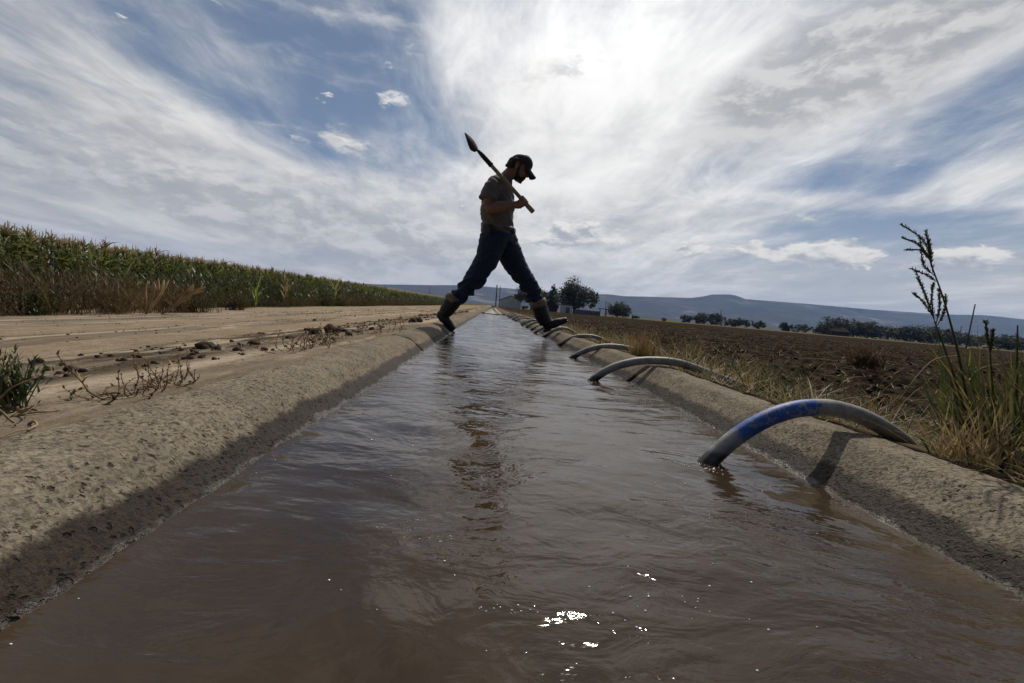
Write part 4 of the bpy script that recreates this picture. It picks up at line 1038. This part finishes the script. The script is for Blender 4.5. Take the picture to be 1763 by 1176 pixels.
mb.add([(x, 4500, -30) for x in mx] + [(x, 4200, ridge(x)) for x in mx], [(i, i + 1, n_ + i + 1, n_ + i) for i in range(n_ - 1)])
m, t, b = material('mesa_rock'); P = pos(t)
n = t.noise(t.scale(P, (.003, .003, .012)), 1.0, 8, .62); st = t.noise(t.scale(P, (.0015, .0015, .05)), 1.0, 5, .6)
c = t.mix(t.ss(n, .40, .62), (.045, .042, .040), (.08, .073, .066)); c = t.mix(t.m('MULTIPLY', t.ss(t.m('ADD', t.m('MULTIPLY', n, .6), t.m('MULTIPLY', st, .4)), .545, .64), .42), c, (.50, .44, .38))
t.put(b.inputs['Base Color'], c); b.inputs['Roughness'].default_value = 1.0; b.inputs['Specular IOR Level'].default_value = 0
tag(mb.build('mountain', m), kind='structure')

# the air between
hm = bpy.data.materials.new('haze'); hm.use_nodes = True; tn = NT(hm.node_tree); tn.N.remove(tn.N['Principled BSDF'])
vp = tn.node('ShaderNodeVolumePrincipled'); vp.inputs['Color'].default_value = (.40, .60, 1.0, 1); vp.inputs['Density'].default_value = .00011; vp.inputs['Anisotropy'].default_value = .2
tn.L.new(vp.outputs[0], tn.N['Material Output'].inputs['Volume'])
mb = MB(); mb.box((2500, 2900, 200), (15000, 6600, 480)); hz_o = mb.build('haze', hm, smooth=False)
tag(hz_o, kind='stuff')
# ------------------------------------------------------------------ the man stepping over the ditch
YM = 4.6
def Q(px, py, dy=0.0): return at(px, py, YM + dy)
MAT['skin'] = plain('skin', (.24, .125, .078), (.20, .105, .066), 30, .55, .15, coords='pos')
MAT['shirt'] = plain('grey_shirt_cotton', (.125, .103, .092), (.10, .083, .075), 14, .9, .3, coords='pos')
MAT['denim'] = plain('blue_denim', (.010, .016, .040), (.017, .026, .060), 26, .9, .4, coords='pos')
MAT['rubber'] = plain('black_rubber', (.006, .006, .0065), (.010, .0095, .009), 18, .55, .2, coords='pos')
MAT['cuff'] = plain('tan_boot_cuff', (.22, .17, .115), (.15, .115, .08), 30, .8, .3, coords='pos')
MAT['cap'] = plain('black_cap_cloth', (.016, .016, .018), (.026, .026, .028), 60, .9, .3, coords='pos')
MAT['hair'] = plain('dark_hair', (.012, .009, .007), (.022, .016, .012), 120, .7, .8, coords='pos')
MAT['leather'] = plain('brown_leather', (.035, .022, .014), (.055, .036, .022), 30, .55, .3, coords='pos')
MAT['metal'] = plain('dull_metal', (.28, .27, .26), (.20, .19, .18), 30, .4, metal=.9, coords='pos')
yb = R(-16)
fb = Vector((math.cos(yb), math.sin(yb), 0)); lb = Vector((-math.sin(yb), math.cos(yb), 0))
ph = R(29); hf = Vector((math.cos(ph) * math.cos(R(-8)), math.cos(ph) * math.sin(R(-8)), -math.sin(ph))); hl = Vector((math.sin(R(8)), math.cos(R(8)), 0)); hl.normalize(); hu = hf.cross(hl).normalized()
if hu.z < 0: hu = -hu
HR = Matrix((hf, hl, hu)).transposed()
HC = Q(893, 289, 0)
def hp(a, b_, c_): return HC + hf * a + hl * b_ + hu * c_
# shovel axis first: the right hand closes on it
SB, SS = Q(918, 365, -.20), Q(829, 266, -.235)
sa = (SS - SB).normalized()
bd = MB()
bd.tube([Q(856, 402), Q(856, 370), Q(859, 342), Q(864, 320), Q(868, 308)], [(.135, .10), (.13, .10), (.16, .115), (.165, .09), (.08, .06)], 18, side=lb)
bd.tube([Q(867, 313), Q(874, 303), Q(884, 293)], [(.068, .068), (.058, .060), (.055, .058)], 16, side=lb)
bd.ell(hp(-.004, 0, .030), (.097, .077, .090), HR, 24, 16)
bd.ell(hp(.030, 0, -.035), (.070, .066, .078), HR, 20, 14)
bd.ell(hp(.048, 0, -.078), (.046, .046, .040), HR, 18, 12)
bd.tube([hp(.080, 0, .022), hp(.098, 0, .0), hp(.115, 0, -.024), hp(.096, 0, -.034)], [.010, .012, .014, .012], 10)
bd.ell(hp(.080, 0, .032), (.016, .050, .012), HR, 14, 8)
for s in (-1, 1):
    bd.ell(hp(.078, s * .035, -.018), (.022, .022, .018), HR, 10, 8)
    bd.ell(hp(-.006, s * .077, -.006), (.022, .011, .032), HR, 12, 10)
    bd.ell(hp(.100, s * .010, -.032), (.012, .009, .008), HR, 8, 6)
bd.ell(hp(.093, 0, -.056), (.010, .024, .006), HR, 12, 8); bd.ell(hp(.091, 0, -.066), (.010, .021, .006), HR, 12, 8)
# right arm folded up to the shovel
sh, el_, wr = Q(852, 320, -.17), Q(838, 357, -.235), Q(883, 353, -.215)
bd.tube([Q(860, 316, -.10), sh, Q(843, 340, -.215), el_], [.06, .058, .054, .046], 14)
bd.tube([el_ + Vector((-.005, 0, .0)), Q(848, 357, -.235), Q(858, 356, -.23), Q(872, 354.5, -.222), wr], [(.043, .043), (.050, .056), (.048, .054), (.036, .042), (.027, .031)], 14, side=(0, 1, 0))
HD = SB.lerp(SS, (SB - Q(901, 347, -.207)).length / (SS - SB).length)
e1 = (wr - HD); e1 = (e1 - sa * e1.dot(sa)).normalized(); e2 = sa.cross(e1).normalized()
if e2.y > 0: e2 = -e2                       # the fingers go round the side towards the viewer first
bd.tube([wr, wr.lerp(HD + e1 * .045, .6), HD + e1 * .036 + sa * .0], [(.027, .031), (.026, .036), (.020, .042)], 14, side=(0, 1, 0))
bd.ell(HD + e1 * .034 + e2 * .010, (.040, .026, .020), Matrix((sa, e1, e2)).transposed(), 16, 10)
lens = (.92, 1.0, .96, .80)
for i in range(4):
    off = sa * ((1.5 - i) * .0205 + .002); P_ = []
    for k in range(8):
        th = R(25 + 255 * lens[i] * k / 7); rr = .0275 + (.006 if k in (1, 2) else 0) - .001 * k * .4
        P_.append(HD + off + e1 * (math.cos(th) * rr) + e2 * (math.sin(th) * rr))
    bd.tube([HD + off * .8 + e1 * .040 + e2 * .012] + P_, [.010, .0100, .0098, .0095, .0090, .0086, .0084, .0078, .0066], 10)
P_ = []
for k in range(6):
    th = R(-20 - 150 * k / 5); P_.append(HD + sa * (.030 + .012 * k / 5) + e1 * (math.cos(th) * .029) + e2 * (math.sin(th) * .029))
bd.tube([HD + e1 * .045 + sa * .012] + P_, [.013, .0125, .0118, .0112, .0106, .0098, .008], 10)
# left arm hanging on the far side
bd.tube([Q(868, 316, .10), Q(868, 322, .17), Q(863, 345, .23), Q(861, 368, .245)], [.06, .056, .052, .044], 14)
bd.tube([Q(861, 368, .245), Q(863, 378, .24), Q(867, 395, .23), Q(869, 407, .225)], [.044, .048, .036, .027], 14)
hw_ = Q(869, 407, .225); hd_ = Q(872, 418, .22)
bd.tube([hw_, hw_.lerp(hd_, .5), hd_], [(.018, .027), (.016, .040), (.014, .040)], 12, side=lb)
for i in range(4):
    o_ = fb * ((1.5 - i) * .020); d_ = (hd_ - hw_).normalized(); L_ = (.070, .080, .075, .058)[i]
    bd.tube([hd_ + o_ - d_ * .012, hd_ + o_ + d_ * L_ * .4 - lb * .004, hd_ + o_ + d_ * L_ * .75 - lb * .014, hd_ + o_ + d_ * L_ * .95 - lb * .026], [.0095, .009, .0085, .007], 10)
bd.tube([hw_ + (hd_ - hw_) * .25 + fb * .02, hd_ + fb * .048 - lb * .012, hd_ + fb * .050 - lb * .022 + (hd_ - hw_).normalized() * .030], [.013, .011, .008], 10)
# legs inside the jeans and boots
RL = [(850, 410, -.085), (838, 448, -.10), (824, 470, -.10), (811, 487, -.09), (798, 503, -.075), (782, 518, -.06), (770, 536, -.05)]
FL = [(866, 410, .085), (876, 434, .10), (885, 452, .12), (898, 472, .145), (909, 489, .17), (920, 506, .19), (928, 524, .205), (937, 550, .225)]
bd.tube([Q(*p) for p in RL], [.085, .075, .066, .055, .048, .042, .036], 14)
bd.tube([Q(*p) for p in FL], [.085, .080, .074, .064, .056, .05, .042, .036], 14)
bd.tube([Q(856, 400), Q(856, 415)], [(.13, .09), (.12, .085)], 14, side=lb)
bd.tube([Q(770, 536, -.05), Q(763, 545, -.05), Q(772, 558, -.05), Q(778, 564, -.05)], [.034, .034, .030, .018], 10)
bd.tube([Q(937, 550, .225), Q(942, 560, .225), Q(958, 556, .225), Q(970, 552, .225)], [.034, .034, .030, .018], 10)
body = fuse(bd, .0055, 3)
PO = Q(856, 402); 
man = body.build('person', MAT['skin'], loc=tuple(PO))
tag(man, 'bearded man in cap, grey shirt, jeans and black boots striding over the ditch', 'person')

# shirt
sm_ = MB()
sm_.tube([Q(857, 404), Q(857, 396), Q(856.5, 382), Q(856, 364), Q(858, 346), Q(861, 330), Q(864, 317), Q(869, 306)], [(.168, .148), (.170, .150), (.170, .151), (.178, .150), (.192, .147), (.198, .132), (.165, .098), (.082, .078)], 28, side=lb)
sm_.tube([Q(862, 314, -.07), Q(853, 317, -.15), Q(846, 327, -.20), Q(841, 338, -.222), Q(839.5, 344, -.23)], [.075, .080, .082, .079, .080], 18)
sm_.tube([Q(866, 314, .07), Q(867, 317, .14), Q(865, 328, .20), Q(863, 344, .23)], [.075, .080, .080, .079], 18)
zt = Q(857, 402).z
def wr_shirt(p):
    v = Vector(p); d = v.z - zt
    q = .009 * noise.noise(v * 9 + Vector((0, 0, v.x * 6))) + .007 * noise.noise(Vector((v.x * 6, v.y * 6, v.z * 26 + v.x * 20)))
    return q * (1.6 if d < .28 else 1.0) + (.008 if d < .05 else 0)
sm_ = fuse(sm_, .0085, 4, wr_shirt)
xc = Q(857, 400).x
sm_.v = [(x, y, z + max(0, min(1, 1 - (z - zt) / .22)) * (-.22 * (x - xc) + .012 + .008 * noise.noise(Vector((x * 12, y * 12, 3))))) for x, y, z in sm_.v]
shirt = sm_.build('shirt', MAT['shirt'], man)
# jeans
jm = MB()
jm.tube([Q(857, 391), Q(857, 398), Q(856, 408), Q(856, 418)], [(.158, .142), (.163, .150), (.170, .154), (.165, .145)], 26, side=lb)
jm.tube([Q(*p) for p in RL[:6]], [.132, .109, .102, .093, .079, .067], 20)
jm.tube([Q(*p) for p in FL[:7]], [.130, .121, .113, .098, .088, .079, .069], 20)
kr, kf = Q(*RL[3]), Q(*FL[4])
for c_, (ax, ay), n_ in ((RL, (0, 0), 0), (FL, (0, 0), 1)):
    pass
def wr_j(p):
    v = Vector(p); o = .006 * noise.noise(v * 8)
    lo = max(0.0, min(1.0, (.62 - v.z) / .2))
    o += (.006 + .015 * lo) * noise.noise(Vector((v.x * 7 + v.z * 12, v.y * 7, v.z * 30 - v.x * 18)))
    return o - .004 * lo + .012 * lo * math.sin(v.z * 70 + 3 * noise.noise(v * 10))
jm = fuse(jm, .0085, 4, wr_j)
jeans = jm.build('jeans', MAT['denim'], man)
mb = MB(); pk = Q(880, 424, -.08)
# belt with buckle and pouch
bl_ = [Q(857, 399.5), Q(857, 396.5), Q(857, 392)]
mb = MB(); mb.tube(bl_, [(.172, .158), (.174, .160), (.170, .156)], 36, side=lb); belt = mb.build('belt', MAT['leather'], man)
mb = MB(); bc = Q(857, 396.5); mb.box(bc + fb * .162, (.012, .060, .042), Matrix.Rotation(yb, 3, 'Z')); mb.build('buckle', MAT['metal'], belt)
mb = MB(); pc = bc - lb * .172 - fb * .052 + Vector((0, 0, -.03)); mb.tube([pc + Vector((0, 0, -.062)), pc + Vector((0, 0, -.055)), pc + Vector((0, 0, .045)), pc + Vector((0, 0, .055))], [(.016, .03), (.022, .040), (.022, .042), (.016, .034)], 16, side=lb, pw=.6); mb.build('pouch', MAT['leather'], belt)
# head dress and hair
def capdome():
    mb = MB(); V = []; nu, nv = 40, 12
    for j in range(nv):
        f_ = j / nv * math.pi / 2
        for i in range(nu):
            th = 2 * math.pi * i / nu; c_, s_ = math.cos(th), math.sin(th)
            fr = 1 + .06 * max(0, c_) * math.sin(2 * f_)
            V.append(hp(-.002 + .108 * c_ * math.cos(f_) ** .85 * fr, .088 * s_ * math.cos(f_) ** .85, .030 + .012 * c_ + .098 * math.sin(f_)))
    V.append(hp(0, 0, .130)); Fc = []
    for j in range(nv - 1):
        for i in range(nu): Fc.append((j * nu + i, j * nu + (i + 1) % nu, (j + 1) * nu + (i + 1) % nu, (j + 1) * nu + i))
    for i in range(nu): Fc.append(((nv - 1) * nu + i, (nv - 1) * nu + (i + 1) % nu, len(V) - 1))
    mb.add(V, Fc); mb.ell(hp(0, 0, .132), (.009, .009, .005), HR, 10, 6); return mb
cap = capdome().build('cap', MAT['cap'], man)
V = []; nu, nv = 20, 7
for j in range(nv + 1):
    k = j / nv
    for i in range(nu + 1):
        s = (i / nu - .5) * 2; wv_ = .080 - .018 * k
        base_x = .108 * math.sqrt(max(0, 1 - (s * .80) ** 2)) - .006; tip = base_x * (1 - k) + k * (.118 + .070 * math.sqrt(max(0, 1 - s * s * .95)))
        V.append((tip, s * wv_, .042 - .030 * k - .030 * s * s * (.5 + .5 * k) + .004 * (1 - k)))
n_ = nu + 1; k0 = len(V)
mb = MB(); top = [hp(*p) for p in V]; bot = [hp(a, b_, c_ - .006) for a, b_, c_ in V]
Fq = [(j * n_ + i, j * n_ + i + 1, (j + 1) * n_ + i + 1, (j + 1) * n_ + i) for j in range(nv) for i in range(nu)]
mb.add(top + bot, Fq + [tuple(k0 + q for q in reversed(f_)) for f_ in Fq] + [(nv * n_ + i, nv * n_ + i + 1, k0 + nv * n_ + i + 1, k0 + nv * n_ + i) for i in range(nu)] + [(j * n_, (j + 1) * n_, k0 + (j + 1) * n_, k0 + j * n_) for j in range(nv)] + [((j + 1) * n_ + nu, j * n_ + nu, k0 + j * n_ + nu, k0 + (j + 1) * n_ + nu) for j in range(nv)])
mb.build('brim', MAT['cap'], cap)
mb = MB(); mb.box(hp(-.045, -.0745, .050), (.034, .010, .011), HR @ Matrix.Rotation(R(-24), 3, 'Z')); mb.build('cap_tag', MAT['wire'], cap)
hm_ = MB(); hm_.ell(hp(-.052, 0, .0), (.058, .082, .062), HR, 20, 14); hm_.ell(hp(-.062, 0, -.035), (.040, .066, .035), HR, 16, 10)
random.seed(8)
for i in range(60):
    th = U_(-1.9, 1.9); q = hp(-.058 - .048 * math.cos(th), .080 * math.sin(th), U_(-.055, .03)); hm_.ell(q, (.012, .010, .013), HR, 8, 6)
for s in (-1, 1): hm_.tube([hp(.012, s * .074, .03), hp(.016, s * .073, .0), hp(.020, s * .070, -.03)], [.012, .011, .010], 8)
fuse(hm_, .004, 1).build('hair', MAT['hair'], man)
be = MB(); be.ell(hp(.040, 0, -.076), (.054, .053, .040), HR, 20, 14); be.ell(hp(.062, 0, -.084), (.032, .036, .026), HR, 16, 10)
for s in (-1, 1):
    be.tube([hp(.020, s * .069, -.025), hp(.028, s * .066, -.055), hp(.046, s * .050, -.080)], [.010, .015, .022], 10)
    be.tube([hp(.104, s * .004, -.046), hp(.096, s * .024, -.054), hp(.084, s * .036, -.074)], [.007, .009, .012], 8)
random.seed(9)
for i in range(70):
    th = U_(-1.4, 1.4); q = hp(.040 + .054 * math.cos(th), .052 * math.sin(th), U_(-.106, -.070)); be.ell(q, (.006, .006, .008), HR, 6, 5)
fuse(be, .0038, 1).build('beard', MAT['hair'], man)
for s in (-1, 1):
    mb = MB(); mb.ell(hp(.084, s * .032, .006), (.010, .014, .009), HR, 12, 8); mb.build('eye', MAT['hair'], man)
    mb = MB(); mb.tube([hp(.094, s * .014, .026), hp(.092, s * .034, .030), hp(.078, s * .054, .022)], [.004, .0055, .003], 8); mb.build('eyebrow', MAT['hair'], man)
# boots
def boot(shaft, foot, sole, cuffp, wob):
    mb = MB()
    mb.tube([Q(*p[:3]) for p in shaft], [p[3] for p in shaft], 20)
    fp = [Q(*p[:3]) for p in foot]
    mb.tube(fp, [(p[3], p[4]) for p in foot], 18, side=(0, 1, 0))
    mb.ell(fp[0], (foot[0][4], foot[0][3], foot[0][4]), None, 14, 10); mb.ell(fp[-1], (foot[-1][4], foot[-1][3], foot[-1][4]), None, 14, 10)
    mb = fuse(mb, .006, 4, lambda p: .003 * noise.noise(Vector(p) * 14) + .002 * noise.noise(Vector((p[0] * 10, p[1] * 10, p[2] * 45))))
    bt = mb.build('boot', MAT['rubber'], man)
    sp_ = [Q(*p) for p in sole[0]]; ms = MB()
    ms.tube(sp_, sole[1], 18, side=(0, 1, 0), pw=.55); ms.build('sole', MAT['rubber'], bt)
    a, b_, r1_, r2_ = cuffp; a, b_ = Q(*a), Q(*b_); mc = MB(); d = (b_ - a)
    mc.tube([a - d * .02, a, a.lerp(b_, .5), b_, b_ + d * .02, b_ + d * .0, a], [r1_ - .008, r1_, (r1_ + r2_) / 2 + .002, r2_, r2_ - .006, r2_ - .014, r1_ - .02], 26, cap=False); mc.build('boot_cuff', MAT['cuff'], bt)
boot([(784, 514, -.06, .076), (777, 523, -.058, .076), (770, 533, -.055, .070), (764, 541, -.05, .056)],
     [(759.5, 540.5, -.05, .043, .040), (765, 549, -.05, .045, .043), (772, 556, -.05, .046, .040), (779, 564, -.05, .044, .030)],
     ([(753.2, 540.3, -.05), (754.5, 543, -.05), (760, 551.5, -.05), (762, 554, -.05), (770, 562, -.05), (780, 571.5, -.05), (783, 572.5, -.05)], [(.022, .008), (.038, .016), (.038, .016), (.036, .010), (.046, .010), (.038, .009), (.02, .005)]),
     ((776.5, 519.5, -.06), (784.5, 510.5, -.062), .077, .076), 0)
boot([(926, 518, .20, .078), (930, 532, .208, .077), (935, 546, .22, .074), (940, 557, .225, .064)],
     [(942, 561, .225, .043, .045), (953, 557.5, .225, .045, .044), (964, 553.5, .225, .047, .037), (972.5, 550.5, .225, .042, .026)],
     ([(934.5, 569.5, .225), (937.5, 570, .225), (946, 567, .225), (949, 564.5, .225), (962, 559.5, .225), (974, 554.5, .225), (978, 551.5, .225)], [(.022, .008), (.038, .016), (.038, .016), (.036, .010), (.047, .010), (.038, .010), (.02, .005)]),
     ((929, 527.5, .20), (925.5, 516.5, .195), .080, .079), 1)
# shovel
sv = empty('shovel', tuple(SB), 'long wooden handled shovel with a pointed dark blade resting on the man\'s shoulder', 'shovel')
MAT['wood'] = plain('worn_ash_wood', (.30, .21, .125), (.20, .135, .08), 25, .6, .3, coords='pos')
MAT['steel'] = plain('dull_steel', (.022, .020, .020), (.045, .038, .033), 25, .8, .3, metal=0.0, spec=.15, coords='pos')
mb = MB(); n = 14; mb.tube([SB - sa * .004, SB, SB + sa * .010, SB + sa * .09, SB + sa * .13] + [SB.lerp(SS, .28 + .72 * i / 6) for i in range(7)], [.012, .021, .0225, .0215, .018] + [.0175] * 7, 14); mb.build('handle', MAT['wood'], sv)
sk = Q(823, 259.5, -.235)
mb = MB(); mb.tube([SS - sa * .13, SS - sa * .11, SS - sa * .02, SS, sk], [.0185, .0215, .0205, .019, .013], 14); mb.tube([SS - sa * .125, SS - sa * .115], .0235, 14); mb.build('socket', MAT['steel'], sv)
tp = Q(800.5, 229, -.25); dd = tp - sk; dn = dd.normalized(); wv = (cr * .70 - cu * .48 + Vector((0, .80, 0))); wv = (wv - dn * wv.dot(dn)).normalized(); nn = dn.cross(wv)
V = []; nu, nv = 14, 16
for j in range(nv + 1):
    k = j / nv; hw2 = .093 * (min(1, (k + .05) / .22) ** .5) * (1 - max(0.0, (k - .32) / .68) ** 1.5) + .003
    for i in range(nu + 1):
        s = (i / nu - .5) * 2; V.append(sk + dd * k + wv * (s * hw2) + nn * (.035 * s * s * (hw2 / .093) - .018 * math.sin(k * 3.1)))
n_ = nu + 1; k0 = len(V); th_ = nn * .004
mb = MB(); Fq = [(j * n_ + i, j * n_ + i + 1, (j + 1) * n_ + i + 1, (j + 1) * n_ + i) for j in range(nv) for i in range(nu)]
rim_ = [i for i in range(n_)] + [j * n_ + nu for j in range(1, nv + 1)] + [nv * n_ + i for i in range(nu - 1, -1, -1)] + [j * n_ for j in range(nv - 1, 0, -1)]
mb.add([p + th_ for p in V] + [p - th_ for p in V], Fq + [tuple(k0 + q for q in reversed(f_)) for f_ in Fq] + [(rim_[i], k0 + rim_[i], k0 + rim_[(i + 1) % len(rim_)], rim_[(i + 1) % len(rim_)]) for i in range(len(rim_))])
mb.build('blade', MAT['steel'], sv)
# ------------------------------------------------------------------ foam and glint dots on the water
m, t, b = material('foam'); b.inputs['Base Color'].default_value = (.75, .72, .68, 1); b.inputs['Roughness'].default_value = .12; b.inputs['Specular IOR Level'].default_value = .8
mb = MB(); random.seed(77)
def bub(x, y, r):
    if WL + .02 < x < WR - .01: mb.ell((x, y, wz(x, y) + r * .15), (r, r, r * .7), None, 8, 6)
for (px, py, n_, sp, r0_) in ((1195, 800, 26, .022, .0016), (1225, 808, 14, .012, .0018), (1012, 657, 14, .016, .0022), (980, 618, 10, .016, .0024), (957, 596, 8, .018, .003), (1115, 1042, 5, .012, .0012), (690, 910, 10, .02, .0009), (745, 925, 7, .015, .0009), (835, 1050, 6, .006, .0009), (895, 1053, 6, .006, .0009), (1195, 1035, 6, .01, .001), (1100, 690, 10, .03, .0022), (985, 662, 7, .02, .0022), (1130, 795, 6, .05, .0015)):
    p = onz(px, py)
    for _ in range(n_): bub(p.x + random.gauss(0, sp), p.y + random.gauss(0, sp), r0_ * U_(.5, 1.3))
for _ in range(45):
    p = onz(U_(560, 1500), 600 + 560 * random.random() ** .8); bub(p.x, p.y, .0007 * U_(.5, 1.4) * (1 + p.y * .9))
for _ in range(120):
    x = U_(WL + .03, WR - .03); bub(x, 9.6 + .15 * x + random.gauss(0, .07), U_(.004, .010))
for _ in range(14):  # white dots along the waterline, modelled in place of sun sparkle
    y = .25 + 2.6 * random.random() ** 1.6; bub(WL + .021 + abs(random.gauss(0, .008)), y, U_(.0004, .0010) * (1 + .5 * y)); bub(WR - .012 - abs(random.gauss(0, .008)), y, U_(.0004, .0010) * (1 + .5 * y))
tag(mb.build('foam_and_glint_dots', m), 'small white foam bubbles on the brown water, with white glint dots along its edges', 'foam', kind='stuff')
